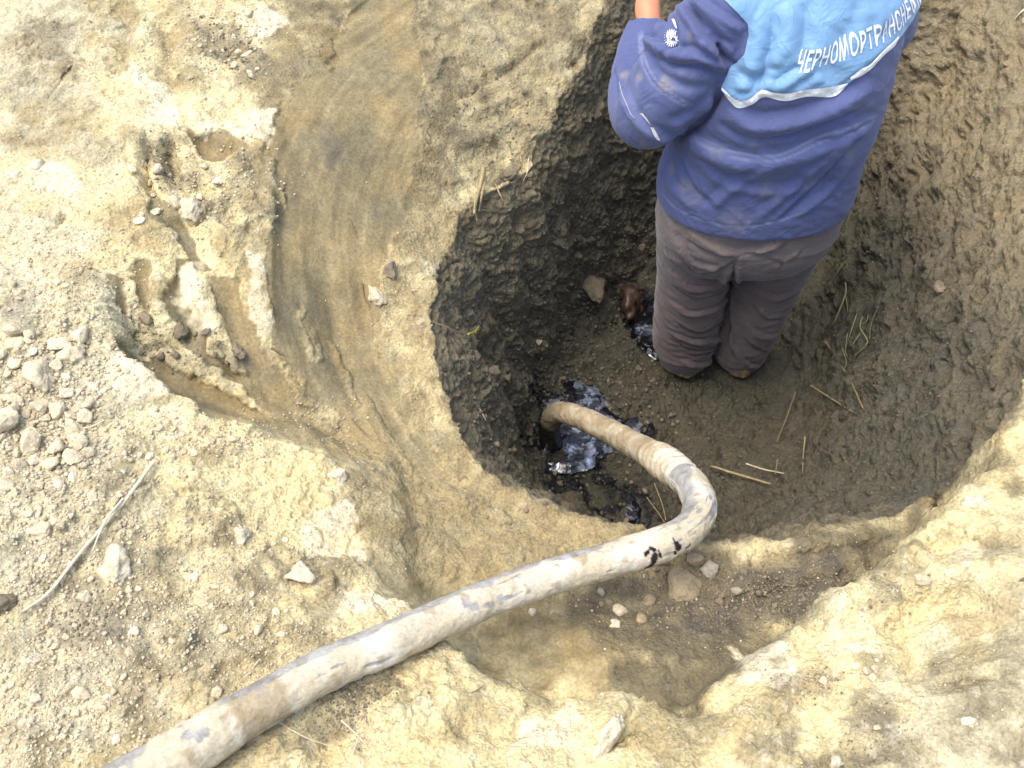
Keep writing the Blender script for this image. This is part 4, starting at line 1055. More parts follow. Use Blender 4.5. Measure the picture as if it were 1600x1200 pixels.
# ------------------------------------------------------------------ oil
def pool(name, px_poly, zoff, label, seed, rip=0.0035, mat=None):
    P, _ = on_px([p[0] for p in px_poly], [p[1] for p in px_poly], 1)
    c = P.mean(0); n = 200
    a = np.arctan2(P[:, 1] - c[1], P[:, 0] - c[0]); rr = np.hypot(P[:, 0] - c[0], P[:, 1] - c[1]); o = np.argsort(a); a, rr = a[o], rr[o]
    t = np.linspace(-np.pi, np.pi, n, endpoint=False)
    R = np.interp(t, np.r_[a[-1] - 2 * np.pi, a, a[0] + 2 * np.pi], np.r_[rr[-1], rr, rr[0]])
    q = np.stack([np.cos(t), np.sin(t), 0 * t], -1)
    R = R * (1 + 0.22 * fbm(q + seed, 0.5, 4, seed))
    ks = 90; s = np.linspace(0.004, 1, ks)
    X = c[0] + np.cos(t)[:, None] * R[:, None] * s; Y = c[1] + np.sin(t)[:, None] * R[:, None] * s
    G = np.stack([X, Y, 0 * X], -1)
    z = rip * (perlin(G, (0.09, 0.06, 1), 3 + seed) + 0.12 * perlin(G, 0.03, 4 + seed))
    zl = np.percentile(P[:, 2], 50) + zoff
    Z = zl + z - 0.012 * smooth(0.82, 1.0, s)[None]
    V = np.stack([X, Y, Z], -1).reshape(-1, 3)
    me = mesh_np(name, V, grid_faces(n, ks, True, False), True, None, mat or M_TAR)
    return link(name, me, label=label, cat="oil puddle")
pool("oil_puddle", [(850, 605), (880, 592), (915, 600), (938, 622), (950, 650), (975, 690), (935, 728), (885, 742), (850, 730), (828, 700), (830, 670), (850, 640)], 0.010, "shiny black oil puddle rippling round the end of the hose", 5, 0.0032)
pool("oil_puddle", [(975, 655), (1005, 648), (1028, 680), (1015, 700), (985, 690)], 0.004, "small black oil seep beside the hose, towards the worker's feet", 8, 0.003, M_TARB)
pool("oil_puddle", [(1000, 485), (1045, 455), (1052, 540), (1040, 572), (1005, 550), (985, 515)], 0.016, "glossy black oil patch touching the left trouser leg", 11, 0.006, M_TARB)
pool("oil_puddle", [(925, 772), (980, 765), (1005, 800), (960, 812), (930, 800)], 0.002, "thin black oil film under the middle of the hose", 14, 0.004, M_TARB)

# tar-soaked rusty lump beside the leg
P, N = on_px([988], [482]); P = P[0]
V, F = chunk(811, ICO4, 7, 0.22, (.75, 1.1, .8)); r = 0.072
V = V * r; pp = V + P
b = smooth(-0.1, 0.25, fbm(pp, 0.03, 3, 201) + 3 * (-(V[:, 1]) - 0.01) / 0.1 * 0.3 + 6 * (V[:, 0]))
lc = mixv(np.broadcast_to(np.array([.085, .05, .032]), V.shape), np.array([.01, .008, .008]), np.clip(b, 0, 1))
lump = link("tar_lump", mesh_np("tar_lump", V + 0.006 * V / r * fbm(pp, 0.02, 3, 203)[:, None], F, True, {"soil_colour": lc, "wet": np.full(len(V), .85)}, M_HOSE),
            label="rusty brown lump soaked in black tar near the left trouser leg", cat="lump", loc=P + np.array([0, 0, 0.02]))
lump.rotation_euler = (0.1, 0.1, 0.3)

# ------------------------------------------------------------------ straws, roots, twigs
def strand(name, px_list, wpx, mat, label, lift=0.004, group=None, parent=None, taper=0.5, hollow=False, lifts=None):
    a, _ = on_px([p[0] for p in px_list], [p[1] for p in px_list], 2)
    a = a + np.array([0, 0, 1]) * lift
    if lifts is not None:
        toward = np.array([0, 0, CAMZ]) - a; toward /= np.linalg.norm(toward, axis=1)[:, None]
        a = a + toward * np.array(lifts)[:, None]
    r = 0.66 * wpx / FOC * np.linalg.norm(a[0] - np.array([0, 0, CAMZ])) / 2
    C, L = catmull(a, max(12, len(px_list) * 8))
    C = C + 0.25 * r * np.stack([perlin(C, 0.03, 5), perlin(C, 0.03, 6), perlin(C, 0.03, 7)], -1)
    R = r * (1 - taper * np.linspace(0, 1, len(C)) ** 1.5) * (1 + 0.12 * perlin(C, 0.012, 8))
    V, F, D, t_ = tube_np(C, R, 8)
    V = np.vstack([V, C[0], C[-1]]); n = len(C)
    caps = [[(k + 1) % 8, k, n * 8, n * 8] for k in range(8)]
    F4 = F.tolist()
    me = bpy.data.meshes.new(name)
    F3 = [[(k + 1) % 8, k, n * 8] for k in range(8)] + [[(n - 1) * 8 + k, (n - 1) * 8 + (k + 1) % 8, n * 8 + 1] for k in range(8)]
    me.from_pydata(V.tolist(), [], F4 + F3); me.polygons.foreach_set("use_smooth", [True] * len(me.polygons)); me.materials.append(mat)
    return link(name, me, parent, label=label, cat=None if parent is not None else "straw", group=group)

s1 = strand("straw_stalk", [(243, 726), (200, 785), (165, 830), (130, 868), (80, 930), (36, 962)], 9, M_STRAWP, "long pale straw stalk split in two on the gravelly soil, left", 0.012, taper=0.3)
strand("split_end", [(198, 788), (172, 830), (150, 872)], 6, M_STRAWP, None, 0.022, parent=s1)
s2 = strand("root", [(92, 667), (115, 672), (142, 671), (165, 660)], 5, M_STRAWP, "short curved pale root lying on the left heap", 0.008); s2["category"] = "root"
s3 = strand("straw_stalk", [(756, 262), (750, 290), (744, 312), (741, 335)], 11, M_STRAW, "thick yellow straw bundle sticking out of the left back wall", 0.0, lifts=[.03, .03, .02, .03])
strand("straw_piece", [(759, 278), (753, 305), (748, 330)], 7, M_STRAW, None, 0.0, parent=s3, lifts=[.02, .03, .02])
strand("straw_piece", [(744, 300), (742, 325), (746, 345)], 5, M_STRAW, None, 0.0, parent=s3, lifts=[.02, .03, .03])
strand("straw_stalk", [(774, 288), (782, 305), (791, 323)], 3.5, M_STRAW, "single short straw right of the thick straw bundle", 0.0, lifts=[.02, .03, .03])
o = strand("root", [(826, 248), (823, 270), (818, 282)], 2.2, M_STRAWP, "thin root hanging from the earth lump in the left back wall", 0.0, lifts=[.02, .03, .02]); o["category"] = "root"
r0 = strand("root", [(668, 500), (700, 512), (722, 520), (735, 523)], 2.4, M_STRAW, "thin root with a bright yellow shoot growing from the left wall", 0.0, lifts=[.0, .02, .03, .03], taper=0.1); r0["category"] = "root"
strand("yellow_shoot", [(728, 523), (739, 523), (748, 515)], 3.4, M_YELLOW, None, 0.0, parent=r0, lifts=[.035, .035, .035])
strand("yellow_shoot", [(734, 521), (742, 517), (749, 509)], 2.6, M_YELLOW, None, 0.0, parent=r0, lifts=[.035, .035, .035])
# stalks on the right wall
strand("straw_stalk", [(1292, 535), (1320, 580), (1335, 605), (1346, 640)], 7, M_TWIG, "dark split stalk leaning on the right wall of the pit", 0.0, lifts=[.01, .02, .02, .01])
strand("straw_stalk", [(1276, 608), (1310, 630), (1343, 650)], 4, M_STRAW, "thin tan stalk below the dark split stalk, right wall", 0.0, lifts=[.015, .02, .015])
g1 = strand("grass_sprig", [(1325, 408), (1322, 440), (1321, 460), (1305, 500), (1297, 510)], 4.5, M_GREEN, "upper green sprig with a pale leaf on the right wall", 0.0, lifts=[.01, .02, .03, .03, .02]); g1["category"] = "grass sprig"
strand("stem", [(1362, 432), (1335, 447), (1320, 460)], 3.5, M_GREEN, None, 0.0, parent=g1, lifts=[.01, .02, .03])
strand("leaf_blade", [(1322, 409), (1312, 422), (1301, 438)], 5.5, M_GREEN, None, 0.0, parent=g1, lifts=[.01, .02, .03])
strand("stem", [(1321, 460), (1324, 480), (1322, 495)], 2.4, M_GREEN, None, 0.0, parent=g1, lifts=[.02, .02, .02])
g2 = strand("grass_sprig", [(1346, 478), (1344, 510), (1346, 535), (1336, 555)], 4, M_GREEN, "lower branching green sprig on the right wall", 0.0, lifts=[.01, .02, .03, .02]); g2["category"] = "grass sprig"
for pl in ([(1369, 480), (1360, 505), (1350, 528)], [(1357, 478), (1352, 500), (1346, 505)], [(1338, 490), (1328, 520), (1322, 545)], [(1326, 520), (1318, 545), (1316, 556)], [(1320, 545), (1322, 565), (1319, 578)], [(1342, 520), (1332, 540)]):
    strand("stem", pl, 2.6, M_GREEN, None, 0.0, parent=g2, lifts=[.02] * len(pl))
# stalks on the pit floor and the apron
for pl, w, lab, mt in [([(1110, 730), (1150, 742), (1203, 757)], 7.5, "thickest tan stalk lying on the pit floor right of the hose bend", M_STRAW),
                       ([(1167, 731), (1195, 736), (1225, 741)], 4, "thin pale stalk above the thickest stalk on the pit floor", M_STRAWP),
                       ([(1258, 685), (1257, 712), (1254, 740)], 4, "upright tan stalk on the pit floor, right of the stalk group", M_STRAW),
                       ([(1092, 752), (1096, 732)], 3, "short stub standing just right of the hose bend", M_STRAW),
                       ([(1214, 720), (1212, 740)], 3.5, "short stub standing near the thin pale stalk", M_STRAW),
                       ([(1240, 612), (1228, 655), (1212, 690)], 4, "long dark stalk at the foot of the right wall", M_TWIG),
                       ([(1022, 758), (1034, 790), (1040, 815)], 3.4, "thin pale stalk crossing behind the hose bend", M_STRAW),
                       ([(1010, 778), (1026, 800), (1038, 818)], 3.0, "second thin stalk behind the hose bend, left of the first", M_STRAW),
                       ([(1285, 705), (1305, 714)], 3, "short brown bit of stalk low on the right apron", M_TWIG),
                       ([(750, 640), (760, 658)], 3, "pale bit of straw at the foot of the left wall", M_STRAWP)]:
    strand("straw_stalk", pl, 0.85 * w, mt, lab, 0.006, lifts=[.028] * len(pl), taper=0.3)
# bottom twigs
t1 = strand("twig", [(440, 1132), (480, 1155), (530, 1172)], 3, M_STRAWP, "forked dry twig on the damp crumbs below the hose", 0.008); t1["category"] = "twig"
for pl in ([(534, 1128), (555, 1148), (572, 1165)], [(530, 1172), (545, 1200)], [(560, 1160), (552, 1180), (545, 1200)]):
    strand("side_twig", pl, 3.2, M_STRAWP, None, 0.01, parent=t1)
t2 = strand("twig", [(408, 1033), (390, 1055), (375, 1068)], 3, M_STRAWP, "small dry twig leaning on the upper side of the hose", 0.01); t2["category"] = "twig"
strand("side_twig", [(366, 1035), (370, 1060), (374, 1078)], 2.2, M_STRAW, None, 0.01, parent=t2)
for pl, w, lab in [([(424, 545), (433, 550), (446, 558)], 6, "short thick dark twig at the end of the bright tooth ridge"), ([(550, 655), (562, 670), (575, 682)], 3, "thin dark twig in the lower claw cut"),
                   ([(548, 345), (553, 362), (560, 375)], 3.5, "dark twig stuck in the smooth gouge above the crest"), ([(737, 1083), (748, 1078), (757, 1072)], 3, "dark twig on the bright bank below the scoop"),
                   ([(566, 445), (568, 468), (577, 485)], 3.5, "curved dark root in the bright crest left of the pit")]:
    o = strand("twig", pl, w, M_TWIG, lab, 0.004); o["category"] = "twig"
o = strand("straw_stalk", [(1604, 14), (1593, 24), (1584, 34)], 5, M_STRAWP, "pale straw end at the top right corner", 0.006)
strand("straw_piece", [(1606, 26), (1600, 34), (1598, 40)], 4, M_STRAWP, None, 0.006, parent=o)
o = strand("twig", [(1600, 906), (1590, 909)], 8, M_TWIG, "dark twig end poking in at the right edge", 0.006); o["category"] = "twig"
# ------------------------------------------------------------------ the worker in the pit
BX_, BY_ = 0.645, 2.0

def loft(rings, n=48, p=2.3):
    """rings: (centre, half width, half depth, axis-u, axis-v)"""
    V = []
    th = np.linspace(0, 2 * np.pi, n, endpoint=False)
    cu = np.sign(np.cos(th)) * np.abs(np.cos(th)) ** (2 / p); cv = np.sign(np.sin(th)) * np.abs(np.sin(th)) ** (2 / p)
    for c, a, b in rings:
        c = np.array(c, float)
        V.append(np.stack([c[0] + a * cu, c[1] + b * cv, np.full(n, c[2])], -1))
    V = np.concatenate(V); k = len(rings)
    F = grid_faces(k, n, False, True).tolist()
    F.append(list(range(n))[::-1]); F.append([(k - 1) * n + i for i in range(n)])
    return V, F

def limb(pts, n=32, squash=1.0):
    """pts rows x y z r"""
    C, L = catmull(pts, 40)
    V, F, D, t = tube_np(C[:, :3], C[:, 3], n)
    F = F.tolist(); F.append(list(range(n))); F.append([39 * n + i for i in range(n)][::-1])
    return V, F

def remesh(name, parts_, voxel, smooth_it=4):
    me = bpy.data.meshes.new(name); V = []; F = []; off = 0
    for v, f in parts_:
        V += v.tolist(); F += [[i + off for i in q] for q in f]; off += len(v)
    me.from_pydata(V, [], F)
    bm = bmesh.new(); bm.from_mesh(me); bmesh.ops.recalc_face_normals(bm, faces=bm.faces); bm.to_mesh(me); bm.free()
    o = bpy.data.objects.new(name, me); scene.collection.objects.link(o)
    m = o.modifiers.new("r", 'REMESH'); m.mode = 'VOXEL'; m.voxel_size = voxel
    if smooth_it:
        s = o.modifiers.new("s", 'SMOOTH'); s.factor = 0.5; s.iterations = smooth_it
    bpy.context.view_layer.update()
    dg = bpy.context.evaluated_depsgraph_get()
    me2 = bpy.data.meshes.new_from_object(o.evaluated_get(dg))
    bpy.data.objects.remove(o); bpy.data.meshes.remove(me)
    me2.name = name
    return me2

def getV(me):
    a = np.zeros(len(me.vertices) * 3, np.float32); me.vertices.foreach_get("co", a); return a.reshape(-1, 3).astype(float)
def getN(me):
    a = np.zeros(len(me.vertices) * 3, np.float32); me.vertices.foreach_get("normal", a); return a.reshape(-1, 3).astype(float)
def getF(me):
    n = len(me.polygons); a = np.zeros(len(me.loops), np.int32); me.loops.foreach_get("vertex_index", a)
    return a.reshape(n, -1) if len(me.loops) == 4 * n else None
def setV(me, V):
    me.vertices.foreach_set("co", np.asarray(V, np.float32).ravel()); me.update()

def bvh_of(me):
    return BVHTree.FromPolygons([v.co[:] for v in me.vertices], [p.vertices[:] for p in me.polygons])

def hit_px(bvh, px, py):
    d = Vector(ray(px, py)).normalized()
    h = bvh.ray_cast(Vector((0, 0, CAMZ)), d)
    return None if h[0] is None else np.array(h[0])

def densify(pl, step=8):
    out = []
    for a, b in zip(pl[:-1], pl[1:]):
        n = max(1, int(math.hypot(b[0] - a[0], b[1] - a[1]) / step))
        out += [(a[0] + (b[0] - a[0]) * k / n, a[1] + (b[1] - a[1]) * k / n) for k in range(n)]
    return out + [pl[-1]]

def line_field(V, pts):
    """distance to a 3-D polyline and position along it"""
    best = np.full(len(V), 1e9); s = np.zeros(len(V)); L = 0
    seg = np.linalg.norm(np.diff(pts, axis=0), axis=1); tot = seg.sum() + 1e-9
    side = np.zeros(len(V))
    for k in range(len(pts) - 1):
        a, b = pts[k], pts[k + 1]; e = b - a; l2 = (e ** 2).sum() + 1e-12
        t = np.clip(((V - a) @ e) / l2, 0, 1)
        q = V - a - t[:, None] * e
        d = np.linalg.norm(q, axis=1); m = d < best
        best = np.where(m, d, best); s = np.where(m, (L + t * seg[k]) / tot, s); L += seg[k]
        cr = np.cross(np.broadcast_to(e, q.shape), q)
        side = np.where(m, np.sign(cr @ np.array([0, -.7, .7])), side)
    return best, s, side

def curve_smooth(pl):
    P = np.array([[a, b, 0] for a, b in pl], float)
    if len(P) > 2: P = catmull(P, len(P) * 6)[0]
    return [(p[0], p[1]) for p in P]

def folds(me, lst, marks=None, kw=1.0, ka=1.0):
    bvh = bvh_of(me); V = getV(me); N = getN(me)
    disp = np.zeros(len(V)); mk = np.zeros(len(V))
    for pl, w, amp in lst:
        w = w * kw; amp = amp * ka
        pts = [hit_px(bvh, *q) for q in densify(curve_smooth(pl), 6)]
        pts = [p for p in pts if p is not None]
        if len(pts) < 2: continue
        pts = np.array(pts)
        lo, hi = pts.min(0) - 4 * w, pts.max(0) + 4 * w
        m = ((V > lo) & (V < hi)).all(1) & (N @ np.array([0, -.574, .819]) > -0.2)
        if not m.any(): continue
        d, s, side = line_field(V[m], pts)
        env = np.clip(np.minimum(s, 1 - s) * 5, 0, 1) ** 0.7
        if marks: env = np.clip(np.minimum(s, 1 - s) * 20, 0, 1)
        g = np.exp(-(d / w) ** 2) - 0.45 * np.exp(-((d - 1.9 * w) / (0.9 * w)) ** 2) * (0.5 + 0.5 * side)
        disp[m] += amp * env * g
        mk[m] = np.maximum(mk[m], env * np.exp(-(d / w) ** 2))
    setV(me, V + N * disp[:, None])
    return mk

def cloth_mat(name, base, dirt, worn, rough=0.85, sheen=0.2, weave=900):
    m, nt, p = new_mat(name)
    tc = nd(nt, "ShaderNodeTexCoord").outputs["Object"]
    n1 = noise_n(nt, tc, 9, 5, 0.6); n2 = noise_n(nt, tc, 60, 4, 0.6); n3 = noise_n(nt, tc, weave, 2, 0.5)
    a1 = nd(nt, "ShaderNodeAttribute", attribute_name="worn").outputs["Fac"]; a2 = nd(nt, "ShaderNodeAttribute", attribute_name="dirt").outputs["Fac"]
    c = mixc(nt, ramp(nt, n1.outputs[0], [(0.35, 0.0), (0.7, 0.45)]).outputs[0], base, tuple(0.72 * b for b in base))
    c = mixc(nt, a1, c, worn)
    dm = mixc(nt, 1.0, a2, ramp(nt, n2.outputs[0], [(0.3, 0.3), (0.6, 1.0)]).outputs[0], 'MULTIPLY')
    c = mixc(nt, dm, c, dirt)
    c = mixc(nt, 1.0, c, ramp(nt, n3.outputs[0], [(0.3, 0.86), (0.7, 1.12)]).outputs[0], 'MULTIPLY')
    nt.links.new(c, p.inputs["Base Color"]); p.inputs["Roughness"].default_value = rough
    p.inputs["Sheen Weight"].default_value = sheen; p.inputs["Specular IOR Level"].default_value = 0.25
    nw = nd(nt, "ShaderNodeTexNoise", i_Scale=14.0, i_Detail=3.0, i_Roughness=0.5, i_Distortion=1.2); nt.links.new(tc, nw.inputs["Vector"])
    cr_ = ramp(nt, nw.outputs[0], [(0.30, 0.2), (0.47, 1.0), (0.50, 0.75), (0.70, 0.1)])
    b0 = bump(nt, cr_.outputs[0], 0.28, 0.008)
    b1 = bump(nt, n2.outputs[0], 0.35, 0.004, b0); b2 = bump(nt, n3.outputs[0], 0.4, 0.0006, b1); nt.links.new(b2, p.inputs["Normal"])
    return m
M_JACKET = cloth_mat("blue_work_cloth", (.085, .106, .232), (.30, .27, .20), (.24, .27, .42), sheen=0.15)
M_PANEL = cloth_mat("light_blue_cloth", (.185, .35, .56), (.33, .36, .38), (.3, .5, .8), 0.45, 0.2)
M_TROUS = cloth_mat("brown_grey_cloth", (.125, .096, .094), (.28, .22, .15), (.34, .29, .25), 0.92, 0.25)
M_TAPE = cloth_mat("dirty_tape", (.50, .50, .50), (.35, .32, .26), (.55, .55, .55), 0.6, 0.0)
M_STRIP = cloth_mat("white_reflective_tape", (.80, .84, .86), (.45, .42, .36), (.9, .9, .9), 0.5, 0.0)
M_WHITE = cloth_mat("white_print", (.82, .84, .88), (.6, .6, .6), (.9, .9, .9), 0.6, 0.0)
M_BOOT = mud_mat("muddy_boot", (.30, .20, .11), (.10, .08, .06), 40)
def skin_mat():
    m, nt, p = new_mat("skin")
    tc = nd(nt, "ShaderNodeNewGeometry").outputs["Position"]
    n = noise_n(nt, tc, 60, 4)
    nt.links.new(mixc(nt, n.outputs[0], (.50, .20, .10), (.60, .27, .15)), p.inputs["Base Color"])
    p.inputs["Roughness"].default_value = 0.55; p.inputs["Subsurface Weight"].default_value = 0.08; p.inputs["Subsurface Radius"].default_value = (.01, .004, .002)
    nt.links.new(bump(nt, n.outputs[0], 0.2, 0.002), p.inputs["Normal"])
    return m
M_SKIN = skin_mat()

# ---- body: one skinned surface
SHL, ELL, WRL = (.475, 2.02, 1.41), (.315, 1.955, 1.135), (.332, 2.20, 1.245)
SHR, ELR, WRR = (.825, 2.03, 1.41), (.815, 2.20, 1.17), (.70, 2.38, 1.24)
sk_v, sk_r, sk_e = [], [], []
def sv(p, r, par=None):
    sk_v.append(p); sk_r.append(r); i = len(sk_v) - 1
    if par is not None: sk_e.append((par, i))
    return i
pel = sv((.645, 2.0, .88), .13)
sp1 = sv((.645, 2.0, 1.05), .12, pel); sp2 = sv((.648, 2.02, 1.25), .13, sp1); nb = sv((.65, 2.035, 1.43), .075, sp2); nk = sv((.65, 2.05, 1.51), .055, nb)
hd1 = sv((.65, 2.075, 1.58), .075, nk); hd2 = sv((.65, 2.08, 1.66), .088, hd1); hd3 = sv((.65, 2.07, 1.725), .065, hd2)
for sgn, SH, EL, WR in ((-1, SHL, ELL, WRL), (1, SHR, ELR, WRR)):
    a = sv(SH, .055, nb); b = sv(EL, .040, a)
    mid = tuple((np.array(EL) * .55 + np.array(WR) * .45)); c = sv(mid, .038, b); d = sv(WR, .027, c)
    fd = np.array(WR) - np.array(EL); fd /= np.linalg.norm(fd)
    side = np.cross(fd, [0, 0, 1]); side /= np.linalg.norm(side); upv = np.cross(side, fd)
    palm = np.array(WR) + fd * .05; pc = sv(tuple(palm), .024, d)
    for k, (off, ln) in enumerate(((-.030, .030), (-.011, .036), (.010, .033), (.028, .025))):
        r0 = palm + side * off + fd * .035
        q0 = sv(tuple(r0), .010, pc); q1 = sv(tuple(r0 + fd * ln * .9 - upv * .006), .009, q0)
        q2 = sv(tuple(r0 + fd * (ln * 1.2) - upv * .028), .0085, q1); q3 = sv(tuple(r0 + fd * (ln * .85) - upv * .048), .0075, q2)
    tb = np.array(WR) + fd * .022 - side * .026 * (1 if sgn < 0 else -1)
    t0 = sv(tuple(tb), .012, d); t1 = sv(tuple(tb + fd * .03 - side * .022 * (1 if sgn < 0 else -1) - upv * .01), .010, t0); t2 = sv(tuple(tb + fd * .055 - side * .016 * (1 if sgn < 0 else -1) - upv * .026), .009, t1)
for x, xb in ((-.105, -.09), (.105, .09)):
    h = sv((.645 + x, 2.01, .84), .088, pel); k_ = sv((.643 + x * .98, 2.03, .46), .058, h); an = sv((.643 + xb, 2.06, .09), .040, k_)
    sv((.643 + xb, 2.16, .05), .036, an)
me = bpy.data.meshes.new("person"); me.from_pydata(sk_v, sk_e, [])
ob = bpy.data.objects.new("person", me); scene.collection.objects.link(ob)
ob.modifiers.new("k", 'SKIN')
for i, r in enumerate(sk_r):
    me.skin_vertices[0].data[i].radius = (r, r)
    me.skin_vertices[0].data[i].use_root = (i == pel)
sb = ob.modifiers.new("s", 'SUBSURF'); sb.levels = 2; sb.render_levels = 2
bpy.context.view_layer.update()
bme = bpy.data.meshes.new_from_object(ob.evaluated_get(bpy.context.evaluated_depsgraph_get()))
bpy.data.objects.remove(ob)
# face: looks away and down, towards +y
V = getV(bme); hc_ = np.array([.65, 2.08, 1.645])
q = V - hc_; inh = (V[:, 2] > 1.53)
def bumpf(c, r, a, d=(0, 1, 0)):
    g = np.exp(-((V - np.array(c)) ** 2).sum(1) / r ** 2) * inh
    return g[:, None] * np.array(d) * a
V2 = V + bumpf((.65, 2.165, 1.635), .020, .026) + bumpf((.65, 2.165, 1.575), .03, .012) + bumpf((.62, 2.155, 1.662), .014, -.010) + bumpf((.68, 2.155, 1.662), .014, -.010) \
    + bumpf((.65, 2.16, 1.68), .03, .006) + bumpf((.65, 2.165, 1.598), .012, -.006) + bumpf((.565, 2.07, 1.64), .018, -.014, (1, 0, 0)) + bumpf((.735, 2.07, 1.64), .018, .014, (1, 0, 0))
setV(bme, V2)
bme.polygons.foreach_set("use_smooth", [True] * len(bme.polygons)); bme.materials.clear(); bme.materials.append(M_SKIN); bme.name = "person"
person = link("person", bme, label="worker in blue jacket with light blue back, seen from behind in the pit", cat="person")
# hair
hv, hf = chunk(900, ICO4, 1, 0.03, (1, 1, 1))
hv = hv / np.linalg.norm(hv, axis=1)[:, None]
hv = hv * (np.array([.092, .104, .112]) * (1 + 0.05 * perlin(hv, .12, 5))[:, None]) + np.array([.65, 2.062, 1.672])
kf_ = (hv[hf].mean(1)[:, 2] > 1.60 + 0.9 * np.clip(hv[hf].mean(1)[:, 1] - 2.06, 0, 1))
link("hair", mesh_np("hair", hv, hf[kf_], True, None, mud_mat("dark_hair", (.03, .022, .016), (.05, .035, .025), 120, 0.6)), person)

# ---- jacket
tors = loft([((.630, 2.0, .815), .235, .165), ((.630, 2.0, .83), .253, .178), ((.632, 2.0, .88), .254, .175), ((.636, 2.0, .95), .246, .163), ((.640, 2.0, 1.00), .240, .155), ((.642, 2.0, 1.06), .243, .168),
             ((.644, 2.005, 1.15), .240, .175), ((.648, 2.01, 1.25), .228, .172), ((.650, 2.02, 1.34), .222, .155), ((.650, 2.03, 1.42), .20, .12), ((.650, 2.035, 1.47), .11, .08), ((.650, 2.04, 1.52), .075, .07)], 64, 2.35)
slL = limb([[.60, 2.01, 1.37, .07], [.50, 2.005, 1.375, .088], [.42, 1.975, 1.30, .092], [.345, 1.945, 1.19, .088], [.318, 1.955, 1.12, .082], [.312, 2.03, 1.12, .080], [.322, 2.11, 1.175, .070], [.330, 2.165, 1.215, .052]])
slR = limb([[.72, 2.03, 1.38, .07], [.80, 2.03, 1.37, .085], [.842, 2.07, 1.28, .080], [.828, 2.17, 1.17, .080], [.78, 2.28, 1.17, .070], [.72, 2.36, 1.22, .050]])
jk = remesh("jacket", [tors, slL, slR], 0.0055, 4)
fl1 = [
    ([(1062, 208), (1105, 238), (1160, 258), (1230, 250), (1300, 225), (1368, 190)], .028, .010),       # bloused cloth above and below the waist
    ([(1135, 172), (1180, 196), (1240, 190), (1300, 168), (1360, 140)], .022, .012), ([(1120, 190), (1170, 218), (1230, 214), (1290, 192), (1350, 168)], .014, -.008),
    ([(1180, 345), (1230, 300), (1280, 255), (1330, 215)], .016, .006), ([(1215, 350), (1265, 300), (1310, 250), (1345, 212)], .012, -.007), ([(1110, 330), (1150, 290), (1210, 258)], .018, .006), ([(1090, 250), (1130, 285), (1200, 300), (1260, 285)], .02, .006),
    ([(1240, 340), (1290, 300), (1325, 250)], .014, .007), ([(1040, 250), (1050, 290), (1090, 330)], .018, .006), ([(1060, 240), (1080, 290), (1120, 330)], .012, -.006), ([(1270, 225), (1310, 215), (1360, 190)], .012, -.006),
    # left sleeve
    ([(1000, 60), (1050, 84), (1090, 88), (1135, 108)], .012, .012), ([(1010, 75), (1050, 100), (1100, 104), (1130, 118)], .010, -.008), ([(1062, 10), (1080, 35), (1100, 70), (1128, 92)], .012, .012), ([(1072, 5), (1100, 35), (1125, 60), (1145, 72)], .010, -.010),
    ([(1082, 0), (1110, 20), (1140, 40), (1160, 50)], .012, .010), ([(1120, 70), (1130, 85), (1140, 100)], .010, -.016), ([(1098, 62), (1112, 78), (1122, 88)], .012, .010), ([(1052, 30), (1058, 60), (1040, 90)], .010, -.008), ([(1035, 35), (1025, 70), (1020, 85)], .012, .008),
    ([(1015, 84), (1030, 110), (1060, 130), (1100, 140)], .015, -.007), ([(975, 140), (985, 175), (1010, 205), (1045, 220)], .016, .008), ([(960, 110), (968, 150), (985, 190)], .010, -.009), ([(1060, 215), (1095, 190), (1120, 155), (1130, 140)], .014, -.020), ([(1050, 200), (1085, 175), (1110, 145)], .02, .006),
    # light panel on the back
    ([(1185, 20), (1182, 60), (1178, 100), (1160, 140)], .016, .012), ([(1205, 10), (1208, 60), (1190, 110), (1170, 140)], .014, -.012), ([(1232, 5), (1235, 50), (1225, 95)], .018, .010), ([(1262, 0), (1258, 50), (1250, 90)], .016, -.008),
    ([(1148, 125), (1180, 140), (1230, 128), (1275, 95)], .012, .010), ([(1150, 110), (1185, 118), (1225, 100)], .012, -.010), ([(1215, 140), (1240, 120), (1265, 112)], .010, .010), ([(1240, 146), (1262, 130), (1285, 122)], .010, .008), ([(1150, 145), (1190, 140), (1210, 142)], .009, -.008),
    ([(1300, 20), (1290, 60), (1280, 90)], .018, .008), ([(1340, 0), (1330, 40), (1310, 70)], .016, -.007), ([(1370, 0), (1375, 30), (1365, 50)], .014, .006),
    ([(1128, 142), (1158, 160), (1185, 150), (1212, 152), (1250, 145), (1300, 138), (1340, 112), (1385, 75), (1404, 55)], .006, -.004),
]
ipn = [k for k, f in enumerate(fl1) if f[0][0] == (1185, 20)][0]
folds(jk, fl1[:ipn], kw=0.75, ka=1.5)
folds(jk, fl1[ipn:], kw=0.9, ka=0.75)
V = getV(jk); N = getN(jk)
rot = V @ np.array([[.80, .1, .55], [.0, .98, -.2], [-.55, .2, .80]])
r1 = 1 - 2.2 * np.abs(perlin(rot + 0.02 * perlin(V, .1, 309)[:, None], (.22, .10, .045), 301)); r2 = 1 - 2.2 * np.abs(perlin(rot, (.11, .06, .022), 303))
Vn = V + N * (0.0040 * r1 * smooth(-.2, .4, perlin(V, .16, 307)) + 0.0016 * r2)[:, None]
setV(jk, Vn)
